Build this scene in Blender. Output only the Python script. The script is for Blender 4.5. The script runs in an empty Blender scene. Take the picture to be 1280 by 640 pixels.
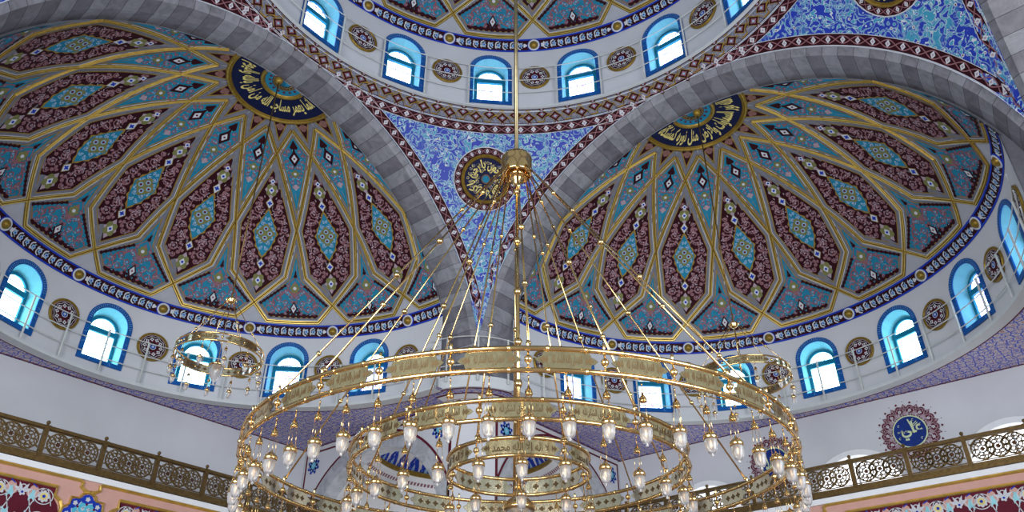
import bpy, bmesh, math, random
from math import sin, cos, pi, radians, sqrt, atan2, asin, acos, hypot
from mathutils import Vector, Matrix
from mathutils.geometry import tessellate_polygon
S = bpy.context.scene
COL = S.collection

# ------------------------------------------------------------------ camera, world, light, exposure
CAM = Vector((-12.4956, -9.8331, 0.0))
FPX, PITCH, AZ, ROLL = 987.2, 0.57074, 0.67701, -0.0031
def make_camera():
    F = Vector((cos(PITCH)*cos(AZ), cos(PITCH)*sin(AZ), sin(PITCH)))
    R = Vector((sin(AZ), -cos(AZ), 0)); U = R.cross(F)
    R2 = cos(ROLL)*R + sin(ROLL)*U; U2 = -sin(ROLL)*R + cos(ROLL)*U
    cd = bpy.data.cameras.new('camera'); cd.sensor_width = 36; cd.lens = FPX/1280*36
    cd.clip_start = 0.05; cd.clip_end = 300
    co = bpy.data.objects.new('camera', cd); COL.objects.link(co)
    m = Matrix((R2, U2, -F)).transposed().to_4x4(); m.translation = CAM
    co.matrix_world = m; S.camera = co
make_camera()
S.view_settings.view_transform = 'Standard'; S.view_settings.look = 'None'
S.view_settings.gamma = 1; S.view_settings.use_curve_mapping = False
S.view_settings.exposure = 0.0
WORLD_STRENGTH = 0.40
W = bpy.data.worlds.new('sky'); S.world = W; W.use_nodes = True
W.node_tree.nodes['Background'].inputs[0].default_value = (0.76, 0.87, 1.0, 1)
W.node_tree.nodes['Background'].inputs[1].default_value = WORLD_STRENGTH
GLASS_LIGHT = 10.0        # daylight through the drum windows
def area(name, loc, target, size, power, color):
    l = bpy.data.lights.new(name, 'AREA'); l.shape = 'RECTANGLE'; l.size, l.size_y = size; l.energy = power; l.color = color
    o = bpy.data.objects.new(name, l); COL.objects.link(o); o.location = loc
    o.rotation_euler = (Vector(target)-Vector(loc)).to_track_quat('-Z', 'Y').to_euler()
# two fill lamps added behind the camera; no windows are built there
area('window_daylight', (-23, -4, 5), (14, 6, -1), (16, 9), 6400, (0.90, 0.94, 1.0))
area('window_daylight', (-3, -23, 5), (6, 14, -1), (16, 9), 5600, (0.88, 0.93, 1.0))

# ------------------------------------------------------------------ proportions of the building
A, R1, ZC = 10.85, 11.2, 13.02          # arch plane, arch radius, springing height
KP, KR = 11.05, 10.95                   # chamfer of the arch
FP, FR = 12.38, 10.82                   # far edge of the arch soffit
PC = 12.2                               # centre of a half dome
RD = 10.70; RB = 9.95                   # half dome radius, its drum radius
RS = sqrt(A*A+R1*R1)                    # pendentive sphere
HS = 13.34; BK = 22.9; WB = 11.42       # soffit height, back wall, side wall
RLG = 10.04                              # ledge radius
CR, CDR, CZC = 11.16, 10.38, 24.29       # central dome radius, drum radius, sphere centre
RINGR, RINGZ = 10.30, 24.62
GP = 18.5                               # gallery front plane
rng = random.Random(7)

# ------------------------------------------------------------------ materials
MATS = {}
def nodes(name):
    m = bpy.data.materials.new(name); m.use_nodes = True; MATS[name] = m
    nt = m.node_tree; return m, nt, nt.nodes['Principled BSDF']
def N(nt, typ, **kw):
    n = nt.nodes.new(typ)
    for k, v in kw.items():
        if k[0] == 'i' and k[1:].isdigit(): n.inputs[int(k[1:])].default_value = v
        elif k.startswith('in_'): n.inputs[k[3:].replace('_', ' ')].default_value = v
        else: setattr(n, k, v)
    return n
def mat(name, col, rough=0.6, metal=0.0, var=0.12, scale=3.0, bump=0.0, spec=0.12):
    m, nt, b = nodes(name)
    b.inputs['Roughness'].default_value = rough; b.inputs['Metallic'].default_value = metal
    b.inputs['Specular IOR Level'].default_value = spec
    tc = N(nt, 'ShaderNodeTexCoord'); nz = N(nt, 'ShaderNodeTexNoise', in_Scale=scale, in_Detail=5.0)
    nt.links.new(tc.outputs['Object'], nz.inputs['Vector'])
    r = N(nt, 'ShaderNodeValToRGB'); e = r.color_ramp.elements
    e[0].position = .3; e[1].position = .7
    e[0].color = (*[c*(1-var) for c in col], 1); e[1].color = (*[min(1, c*(1+var)) for c in col], 1)
    nt.links.new(nz.outputs['Fac'], r.inputs[0]); nt.links.new(r.outputs[0], b.inputs['Base Color'])
    if bump:
        bp = N(nt, 'ShaderNodeBump', in_Strength=bump, in_Distance=.02); nz2 = N(nt, 'ShaderNodeTexNoise', in_Scale=scale*12)
        nt.links.new(tc.outputs['Object'], nz2.inputs['Vector']); nt.links.new(nz2.outputs['Fac'], bp.inputs['Height'])
        nt.links.new(bp.outputs[0], b.inputs['Normal'])
    return m
mat('white', (0.62, 0.625, 0.645), .7, var=.04, scale=.6)
mat('ledge_white', (0.62, 0.64, 0.64), .7, var=.04)
mat('bright_white', (0.85, 0.85, 0.85), .6, var=.03)
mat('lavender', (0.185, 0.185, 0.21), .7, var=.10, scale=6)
mat('dome_white', (0.42, 0.425, 0.46), .7, var=.05)
mat('gold', (0.30, 0.19, 0.035), .38, .45, var=.25, scale=8)
mat('gold_bright', (0.66, 0.46, 0.12), .35, .6, var=.15)
mat('gold_line', (0.32, 0.20, 0.04), .5, .2, var=.2)
mat('gold_text', (0.75, 0.62, 0.20), .5, .1, var=.1)
mat('maroon', (0.032, 0.004, 0.008), .6)
mat('dark_red', (0.115, 0.012, 0.025), .6)
mat('mauve', (0.28, 0.125, 0.14), .6)
mat('rose', (0.30, 0.085, 0.10), .6)
mat('old_brass', (0.26, 0.21, 0.12), .3, .9)
mat('mauve_pale', (0.42, 0.31, 0.35), .6)
mat('teal', (0.018, 0.21, 0.33), .6)
mat('cyan', (0.10, 0.48, 0.62), .6)
mat('sky_blue', (0.30, 0.48, 0.66), .6)
mat('white_motif', (0.62, 0.63, 0.66), .6, var=.05)
mat('olive', (0.19, 0.19, 0.065), .6)
mat('brown', (0.20, 0.10, 0.065), .6)
mat('navy', (0.006, 0.009, 0.045), .5)
mat('blue', (0.012, 0.045, 0.42), .5)
mat('frame_blue', (0.010, 0.095, 0.34), .4)
mat('window_teal', (0.010, 0.17, 0.27), .4)
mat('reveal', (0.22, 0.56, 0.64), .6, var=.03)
mat('pink', (0.62, 0.36, 0.30), .6, var=.04)
mat('pipe', (0.60, 0.61, 0.58), .5)
mat('joint', (0.05, 0.05, 0.06), .8)
mat('floor', (0.24, 0.19, 0.19), .9)
mat('bronze', (0.17, 0.105, 0.04), .36, .7, var=.25, scale=9)
mat('pale_lime', (0.62, 0.70, 0.42), .5)
mat('brass', (0.84, 0.57, 0.24), .15, 1.0, var=.10, scale=5)
mat('brass_plate', (0.90, 0.69, 0.37), .11, 1.0, var=.18, scale=9)
mat('brass_silver', (0.84, 0.74, 0.50), .10, 1.0, var=.15, scale=9)
mat('etching', (0.14, 0.09, 0.04), .6, .3)
def stone(name, col):
    m, nt, b = nodes(name); b.inputs['Roughness'].default_value = .45
    tc = N(nt, 'ShaderNodeTexCoord'); nz = N(nt, 'ShaderNodeTexNoise', in_Scale=1.6, in_Detail=8.0, in_Distortion=1.4)
    nz.inputs['Roughness'].default_value = .65
    nt.links.new(tc.outputs['Object'], nz.inputs['Vector'])
    r = N(nt, 'ShaderNodeValToRGB'); e = r.color_ramp.elements
    e[0].position = .36; e[0].color = (*[c*.72 for c in col], 1); e[1].position = .52; e[1].color = (*col, 1)
    x = e.new(.49); x.color = (*[c*.93 for c in col], 1); x = e.new(.70); x.color = (*[c*1.18 for c in col], 1)
    nt.links.new(nz.outputs['Fac'], r.inputs[0]); nt.links.new(r.outputs[0], b.inputs['Base Color'])
stone('marble_light', (0.44, 0.45, 0.47)); stone('marble_pale', (0.25, 0.25, 0.27)); stone('marble_mid', (0.20, 0.195, 0.215)); stone('marble_dark', (0.155, 0.145, 0.165))
def arabesque():
    """glazed tile: blue and cyan leaves with white outlines, dark red and yellow buds"""
    m, nt, b = nodes('arabesque_tile'); L = nt.links.new; b.inputs['Roughness'].default_value = .45
    tc = N(nt, 'ShaderNodeTexCoord')
    def noise(scale, dist, off):
        mp = N(nt, 'ShaderNodeMapping'); mp.inputs['Location'].default_value = (off, off*1.7, 0)
        L(tc.outputs['Object'], mp.inputs[0])
        n = N(nt, 'ShaderNodeTexNoise', in_Scale=scale, in_Detail=0.5, in_Distortion=dist); L(mp.outputs[0], n.inputs['Vector']); return n.outputs['Fac']
    def ramp(src, stops, interp='CONSTANT'):
        r = N(nt, 'ShaderNodeValToRGB'); r.color_ramp.interpolation = interp; e = r.color_ramp.elements
        e[0].position, e[0].color = stops[0][0], (*stops[0][1], 1); e[1].position, e[1].color = stops[1][0], (*stops[1][1], 1)
        for p, c in stops[2:]: x = e.new(p); x.color = (*c, 1)
        L(src, r.inputs[0]); return r.outputs[0]
    blue, cy, wh, red, ye = (0.008, 0.035, 0.40), (0.04, 0.31, 0.46), (0.62, 0.68, 0.70), (.16, .01, .02), (.5, .4, .1)
    base = ramp(noise(.55, .4, 3), [(.47, (0, 0, 0)), (.60, (1, 1, 1))], 'LINEAR')
    a = ramp(noise(3.3, 1.5, 0), [(0, blue), (.47, wh), (.50, cy), (.585, wh), (.61, blue)])
    c = ramp(noise(3.3, 1.5, 9), [(0, cy), (.42, wh), (.455, cy), (.52, wh), (.55, blue)])
    mx = N(nt, 'ShaderNodeMix', data_type='RGBA'); L(base, mx.inputs[0]); L(a, mx.inputs[6]); L(c, mx.inputs[7])
    v = N(nt, 'ShaderNodeTexVoronoi', in_Scale=2.6); L(tc.outputs['Object'], v.inputs['Vector'])
    msk = ramp(v.outputs['Distance'], [(0, (1, 1, 1)), (.15, (0, 0, 0))])
    colr = ramp(v.outputs['Distance'], [(0, red), (.085, wh)])
    m2 = N(nt, 'ShaderNodeMix', data_type='RGBA'); L(msk, m2.inputs[0]); L(mx.outputs[2], m2.inputs[6]); L(colr, m2.inputs[7])
    L(m2.outputs[2], b.inputs['Base Color'])
arabesque()
def stained():
    """daylit frosted panes with coloured flecks"""
    m = bpy.data.materials.new('lit_pane'); m.use_nodes = True; MATS['lit_pane'] = m; nt = m.node_tree; L = nt.links.new
    nt.nodes.clear(); out = N(nt, 'ShaderNodeOutputMaterial'); em = N(nt, 'ShaderNodeEmission'); em.inputs[1].default_value = GLASS_LIGHT
    tc = N(nt, 'ShaderNodeTexCoord'); v = N(nt, 'ShaderNodeTexNoise', in_Scale=9.0, in_Detail=1.0, in_Distortion=1.5); L(tc.outputs['Object'], v.inputs['Vector'])
    r = N(nt, 'ShaderNodeValToRGB'); e = r.color_ramp.elements
    e[0].position, e[0].color = .38, (.10, .06, .5, 1); e[1].position, e[1].color = .44, (.50, .86, 1, 1)
    x = e.new(.50); x.color = (.50, .86, 1, 1); x = e.new(.56); x.color = (.20, .09, .15, 1); x = e.new(.66); x.color = (.10, .06, .4, 1)
    L(v.outputs['Fac'], r.inputs[0]); L(r.outputs[0], em.inputs[0]); L(em.outputs[0], out.inputs[0])
    m = bpy.data.materials.new('clear_pane'); m.use_nodes = True; MATS['clear_pane'] = m; nt = m.node_tree; nt.nodes.clear()
    out = N(nt, 'ShaderNodeOutputMaterial'); em = N(nt, 'ShaderNodeEmission'); em.inputs[1].default_value = GLASS_LIGHT
    em.inputs[0].default_value = (.50, .86, 1, 1); nt.links.new(em.outputs[0], out.inputs[0])
    m = bpy.data.materials.new('gallery_pane'); m.use_nodes = True; MATS['gallery_pane'] = m; nt = m.node_tree; nt.nodes.clear()  # shared by the gallery windows and the added corner bay glow panels
    out = N(nt, 'ShaderNodeOutputMaterial'); em = N(nt, 'ShaderNodeEmission'); em.inputs[1].default_value = 2.6
    em.inputs[0].default_value = (.92, .95, 1, 1); nt.links.new(em.outputs[0], out.inputs[0])
stained()
def crystal():
    m, nt, b = nodes('crystal'); b.inputs['Base Color'].default_value = (.86, .84, .82, 1); b.inputs['Roughness'].default_value = .28
    b.inputs['Transmission Weight'].default_value = .85; b.inputs['IOR'].default_value = 1.35
crystal()

# ------------------------------------------------------------------ builders
class MB:
    def __init__(s): s.v = []; s.f = []; s.m = []; s.names = []
    def mi(s, m):
        if m not in s.names: s.names.append(m)
        return s.names.index(m)
    def face(s, pts, m):
        i = len(s.v); s.v += [tuple(p) for p in pts]; s.f.append(tuple(range(i, i+len(pts)))); s.m.append(s.mi(m))
    def grid(s, rows, m):
        i = len(s.v); n = len(rows[0])
        for r in rows: s.v += [tuple(p) for p in r]
        k = s.mi(m)
        for a in range(len(rows)-1):
            for b in range(n-1):
                s.f.append((i+a*n+b, i+a*n+b+1, i+(a+1)*n+b+1, i+(a+1)*n+b)); s.m.append(k)
    def box(s, lo, hi, m, T=None):
        x0, y0, z0 = lo; x1, y1, z1 = hi
        p = [Vector(q) for q in ((x0,y0,z0),(x1,y0,z0),(x1,y1,z0),(x0,y1,z0),(x0,y0,z1),(x1,y0,z1),(x1,y1,z1),(x0,y1,z1))]
        if T is not None: p = [T @ q for q in p]
        for f in ((0,3,2,1),(4,5,6,7),(0,1,5,4),(1,2,6,5),(2,3,7,6),(3,0,4,7)): s.face([p[k] for k in f], m)
    def tube(s, pts, r, m, n=8, closed=False, cap=True):
        pts = [Vector(p) for p in pts]; K = len(pts); rows = []
        up = None
        for i, p in enumerate(pts):
            d = (pts[(i+1) % K]-pts[i-1]) if closed else (pts[min(i+1, K-1)]-pts[max(i-1, 0)])
            d.normalize()
            if up is None: up = Vector((0, 0, 1)) if abs(d.z) < .9 else Vector((1, 0, 0))
            x = d.cross(up)
            if x.length < 1e-4: x = d.cross(Vector((1, .3, 0)))
            x.normalize(); y = x.cross(d)
            rr = r[i] if isinstance(r, (list, tuple)) else r
            rows.append([p + x*(rr*cos(2*pi*k/n)) + y*(rr*sin(2*pi*k/n)) for k in range(n+1)])
        if closed: rows.append(rows[0])
        s.grid(rows, m)
        if cap and not closed: s.face(rows[0][:-1][::-1], m); s.face(rows[-1][:-1], m)
    def lathe(s, prof, m, n=16, T=None, c=(0, 0, 0)):
        rows = []
        for r, z in prof:
            row = [Vector((c[0]+r*cos(2*pi*k/n), c[1]+r*sin(2*pi*k/n), c[2]+z)) for k in range(n+1)]
            rows.append([T @ q for q in row] if T is not None else row)
        s.grid(rows, m)
    def ball(s, c, r, m, n=10):
        s.lathe([(r*sin(pi*k/6), -r*cos(pi*k/6)) for k in range(7)], m, n, c=c)
    def mesh(s, name, smooth=False):
        me = bpy.data.meshes.new(name); me.from_pydata(s.v, [], s.f)
        for k in s.names: me.materials.append(MATS[k])
        me.polygons.foreach_set('material_index', s.m)
        if smooth:
            bm = bmesh.new(); bm.from_mesh(me); bmesh.ops.remove_doubles(bm, verts=bm.verts, dist=1e-4); bm.to_mesh(me); bm.free()
            me.polygons.foreach_set('use_smooth', [True]*len(me.polygons))
        me.update(); return me
    def build(s, name, parent=None, smooth=False, **tags): return link(name, s.mesh(name, smooth), parent, **tags)
def link(name, me, parent=None, loc=None, rz=None, **tags):
    o = bpy.data.objects.new(name, me); COL.objects.link(o)
    if parent is not None: o.parent = parent
    if loc is not None: o.location = loc
    if rz is not None: o.rotation_euler = (0, 0, rz)
    for k, v in tags.items(): o[k] = v
    return o
def empty(name, loc=(0, 0, 0), rz=0, **tags):
    return link(name, None, None, loc, rz, **tags)
def clone(o, parent=None, **tags):
    c = o.copy(); COL.objects.link(c)
    if parent is not None: c.parent = parent
    for ch in o.children: clone(ch, c)
    for k, v in tags.items(): c[k] = v
    return c
ORD = ['', 'first', 'second', 'third', 'fourth', 'fifth', 'sixth', 'seventh', 'eighth', 'ninth', 'tenth']

# ---- 2D ornament, laid onto a surface by a mapping function f(x, y, h)
def inside(p, poly):
    x, y = p; c = False; j = len(poly)-1
    for i in range(len(poly)):
        xi, yi = poly[i]; xj, yj = poly[j]
        if (yi > y) != (yj > y) and x < (xj-xi)*(y-yi)/(yj-yi)+xi: c = not c
        j = i
    return c
def segd(p, a, b):
    dx, dy = b[0]-a[0], b[1]-a[1]; L = dx*dx+dy*dy
    t = 0 if L == 0 else max(0, min(1, ((p[0]-a[0])*dx+(p[1]-a[1])*dy)/L))
    return hypot(p[0]-a[0]-t*dx, p[1]-a[1]-t*dy)
def bdist(p, poly): return min(segd(p, poly[i-1], poly[i]) for i in range(len(poly)))
def offset(poly, d):
    """inward offset of a polygon (any winding)"""
    ar = sum(poly[i-1][0]*poly[i][1]-poly[i][0]*poly[i-1][1] for i in range(len(poly)))
    sg = 1 if ar > 0 else -1; out = []; n = len(poly)
    for i in range(n):
        a, b, c = poly[i-1], poly[i], poly[(i+1) % n]
        u = Vector((b[0]-a[0], b[1]-a[1])).normalized(); w = Vector((c[0]-b[0], c[1]-b[1])).normalized()
        n1 = Vector((-u.y, u.x))*sg; n2 = Vector((-w.y, w.x))*sg; k = n1+n2
        q = max(.03, k.length_squared/2)
        out.append((b[0]+k.x*d/q, b[1]+k.y*d/q))
    return out
def densify(poly, step):
    o = []
    for i in range(len(poly)):
        a, b = poly[i], poly[(i+1) % len(poly)]; k = max(1, int(hypot(b[0]-a[0], b[1]-a[1])/step))
        o += [(a[0]+(b[0]-a[0])*t/k, a[1]+(b[1]-a[1])*t/k) for t in range(k)]
    return o
class Orn:
    def __init__(s): s.items = []
    def poly(s, pts, m, l): s.items.append((list(pts), m, l))
    def star(s, pts, c, m, l, step=.5, rings=4):
        p = densify(pts, step)
        for r in range(rings):
            a, b = r/rings, (r+1)/rings
            for i in range(len(p)):
                q0, q1 = p[i], p[(i+1) % len(p)]
                f = lambda q, t: (c[0]+(q[0]-c[0])*t, c[1]+(q[1]-c[1])*t)
                s.poly([f(q0, b), f(q1, b), f(q1, a), f(q0, a)] if r else [f(q0, b), f(q1, b), c], m, l)
    def band(s, pa, pb, m, l, step=.5):
        n = len(pa)
        for i in range(n):
            a0, a1, b0, b1 = pa[i], pa[(i+1) % n], pb[i], pb[(i+1) % n]
            k = max(1, int(hypot(a1[0]-a0[0], a1[1]-a0[1])/step))
            g = lambda u, v, t: (u[0]+(v[0]-u[0])*t, u[1]+(v[1]-u[1])*t)
            for j in range(k): s.poly([g(a0, a1, j/k), g(a0, a1, (j+1)/k), g(b0, b1, (j+1)/k), g(b0, b1, j/k)], m, l)
    def ribbon(s, pts, w, m, l, closed=False):
        n = len(pts); L = []; R = []
        for i in range(n):
            a = pts[i-1] if (closed or i) else pts[0]; b = pts[(i+1) % n] if (closed or i < n-1) else pts[-1]
            dx, dy = b[0]-a[0], b[1]-a[1]; d = hypot(dx, dy) or 1; ww = (w[i] if isinstance(w, list) else w)/2
            L.append((pts[i][0]-dy/d*ww, pts[i][1]+dx/d*ww)); R.append((pts[i][0]+dy/d*ww, pts[i][1]-dx/d*ww))
        for i in range(n if closed else n-1):
            j = (i+1) % n; s.poly([L[i], L[j], R[j], R[i]], m, l)
    def disc(s, c, r, m, l, n=8, ph=0): s.poly([(c[0]+r*cos(ph+2*pi*k/n), c[1]+r*sin(ph+2*pi*k/n)) for k in range(n)], m, l)
    def lobes(s, c, r, m, l, k=4, d=.35, ph=0, sx=1.0):
        n = k*6; pts = [(c[0]+sx*r*(1-d+d*abs(cos(k/2*(2*pi*i/n))))*cos(2*pi*i/n+ph), c[1]+r*(1-d+d*abs(cos(k/2*(2*pi*i/n))))*sin(2*pi*i/n+ph)) for i in range(n)]
        for i in range(n): s.poly([c, pts[i], pts[(i+1) % n]], m, l)
    def leaf(s, c, a, L, w, m, l):
        u = (cos(a), sin(a)); v = (-u[1], u[0])
        P = lambda t, q: (c[0]+u[0]*t*L+v[0]*q*w, c[1]+u[1]*t*L+v[1]*q*w)
        s.poly([P(0, 0), P(.35, -.5), P(.7, -.35), P(1, 0), P(.6, .45), P(.3, .4)], m, l)
    def diamond(s, c, rx, ry, m, l): s.poly([(c[0]-rx, c[1]), (c[0], c[1]-ry), (c[0]+rx, c[1]), (c[0], c[1]+ry)], m, l)
    def text(s, string, cx, cy, height, width, m, l, bend=None):
        for tri in text_tris(string):
            s.poly([(cx+(x)*width, cy+y*height) for x, y in tri], m, l)
    def spiral(s, c, r, a0, d, w, m, l, turns=1.35):
        n = 15; P = [(c[0]+r*(1-.82*t/n)*cos(a0+d*2*pi*turns*t/n), c[1]+r*(1-.82*t/n)*sin(a0+d*2*pi*turns*t/n)) for t in range(n+1)]
        s.ribbon(P, [w*(1-.5*t/n) for t in range(n+1)], m, l)
    def scrolls(s, poly, rmin, rmax, pal, seed, w=.05, l=3, sym=True, holes=(), tries=260, fill=26):
        """mirror-symmetric spiral scrollwork with flowers and leaves packed into a polygon"""
        rg = random.Random(seed); xs = [p[0] for p in poly]; ys = [p[1] for p in poly]; C = list(holes); miss = 0
        while miss < 5 and len(C) < 330:
            best = None
            for _ in range(tries):
                p = (rg.uniform(0 if sym else min(xs), max(xs)), rg.uniform(min(ys), max(ys)))
                if not inside(p, poly): continue
                r = min(rmax, bdist(p, poly)-.01)
                for q in C:
                    r = min(r, hypot(p[0]-q[0], p[1]-q[1])-q[2])
                    if r < rmin: break
                if sym and r > rmin: r = min(r, max(p[0], 0)) if p[0] > rmin*.8 else -1
                if r >= rmin and (best is None or r > best[2]): best = (p[0], p[1], r)
            if best is None: miss += 1; continue
            C.append(best); x, y, r = best; a = rg.uniform(0, 2*pi); d = rg.choice((-1, 1))
            fl = rg.choice(pal['flower']); k = rg.choice((4, 5, 6)); lv = [(rg.uniform(0, 2*pi), rg.choice(pal['leaf'])) for _ in range(5)]
            for sg in ((1, -1) if sym else (1,)):
                cx = x*sg; aa = a if sg == 1 else pi-a; dd = d*sg
                s.spiral((cx, y), r*.96, aa, dd, w, pal['vine'], l)
                s.lobes((cx, y), r*.27, fl[0], l+1, k, .45); s.disc((cx, y), r*.10, fl[1], l+2, 6)
                for b, c in lv:
                    bb = b if sg == 1 else pi-b
                    s.leaf((cx+cos(bb)*r*.58, y+sin(bb)*r*.58), bb+dd*1.7, r*.62, r*.22, c, l)
        a0 = abs(sum(poly[i-1][0]*poly[i][1]-poly[i][0]*poly[i-1][1] for i in range(len(poly))))/2
        for _ in range(int(a0*fill)):      # loose leaves between the scrolls
            p = (rg.uniform(min(xs), max(xs)), rg.uniform(min(ys), max(ys)))
            if not inside(p, poly) or bdist(p, poly) < .05 or any(hypot(abs(p[0])-q[0], p[1]-q[1]) < q[2] for q in holes): continue
            a = rg.uniform(0, 2*pi); c = rg.choice(pal['leaf'])
            for sg in ((1, -1) if sym else (1,)):
                s.leaf((p[0]*sg, p[1]), a if sg == 1 else pi-a, w*2.6, w*.9, c, l-.5)
        return C
    def mesh(s, name, f, step=.006):
        mb = MB()
        for pts, m, l in s.items: mb.face([f(x, y, l*step) for x, y in pts], m)
        return mb.mesh(name)

# ---- Arabic lettering
_F = {}
for _l, _c, _n in [('ا',0xFE8D,2),('ب',0xFE8F,4),('ة',0xFE93,2),('ت',0xFE95,4),('ث',0xFE99,4),('ج',0xFE9D,4),('ح',0xFEA1,4),('خ',0xFEA5,4),('د',0xFEA9,2),('ذ',0xFEAB,2),('ر',0xFEAD,2),('ز',0xFEAF,2),('س',0xFEB1,4),('ش',0xFEB5,4),('ص',0xFEB9,4),('ض',0xFEBD,4),('ط',0xFEC1,4),('ظ',0xFEC5,4),('ع',0xFEC9,4),('غ',0xFECD,4),('ف',0xFED1,4),('ق',0xFED5,4),('ك',0xFED9,4),('ل',0xFEDD,4),('م',0xFEE1,4),('ن',0xFEE5,4),('ه',0xFEE9,4),('و',0xFEED,2),('ى',0xFEEF,2),('ي',0xFEF1,4)]:
    _F[_l] = (_c, _n)
def shape_arabic(t):
    o = []; i = 0
    while i < len(t):
        ch = t[i]
        if ch not in _F: o.append(ch); i += 1; continue
        prev = i > 0 and t[i-1] in _F and _F[t[i-1]][1] == 4
        if ch == 'ل' and i+1 < len(t) and t[i+1] == 'ا':
            o.append(chr(0xFEFC if prev else 0xFEFB)); i += 2; continue
        c, n = _F[ch]; nxt = n == 4 and i+1 < len(t) and t[i+1] in _F
        o.append(chr(c+(3 if prev and nxt else 2 if nxt else 1 if prev else 0))); i += 1
    return ''.join(reversed(o))
_TX = {}
def text_tris(string, bold=.022):
    """triangles of the joined lettering, width and height normalised to -.5 .. .5"""
    if string in _TX: return _TX[string]
    cu = bpy.data.curves.new('lettering', 'FONT'); cu.body = shape_arabic(string); cu.resolution_u = 3; cu.offset = bold
    o = bpy.data.objects.new('lettering', cu); COL.objects.link(o)
    dg = bpy.context.evaluated_depsgraph_get(); me = bpy.data.meshes.new_from_object(o.evaluated_get(dg)); me.calc_loop_triangles()
    V = [(v.co.x, v.co.y) for v in me.vertices]
    x0, x1 = min(v[0] for v in V), max(v[0] for v in V); y0, y1 = min(v[1] for v in V), max(v[1] for v in V)
    V = [((x-x0)/(x1-x0)-.5, (y-y0)/(y1-y0)-.5) for x, y in V]
    T = [[V[i] for i in t.vertices] for t in me.loop_triangles]
    bpy.data.objects.remove(o); bpy.data.curves.remove(cu); bpy.data.meshes.remove(me)
    _TX[string] = T; return T

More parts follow.
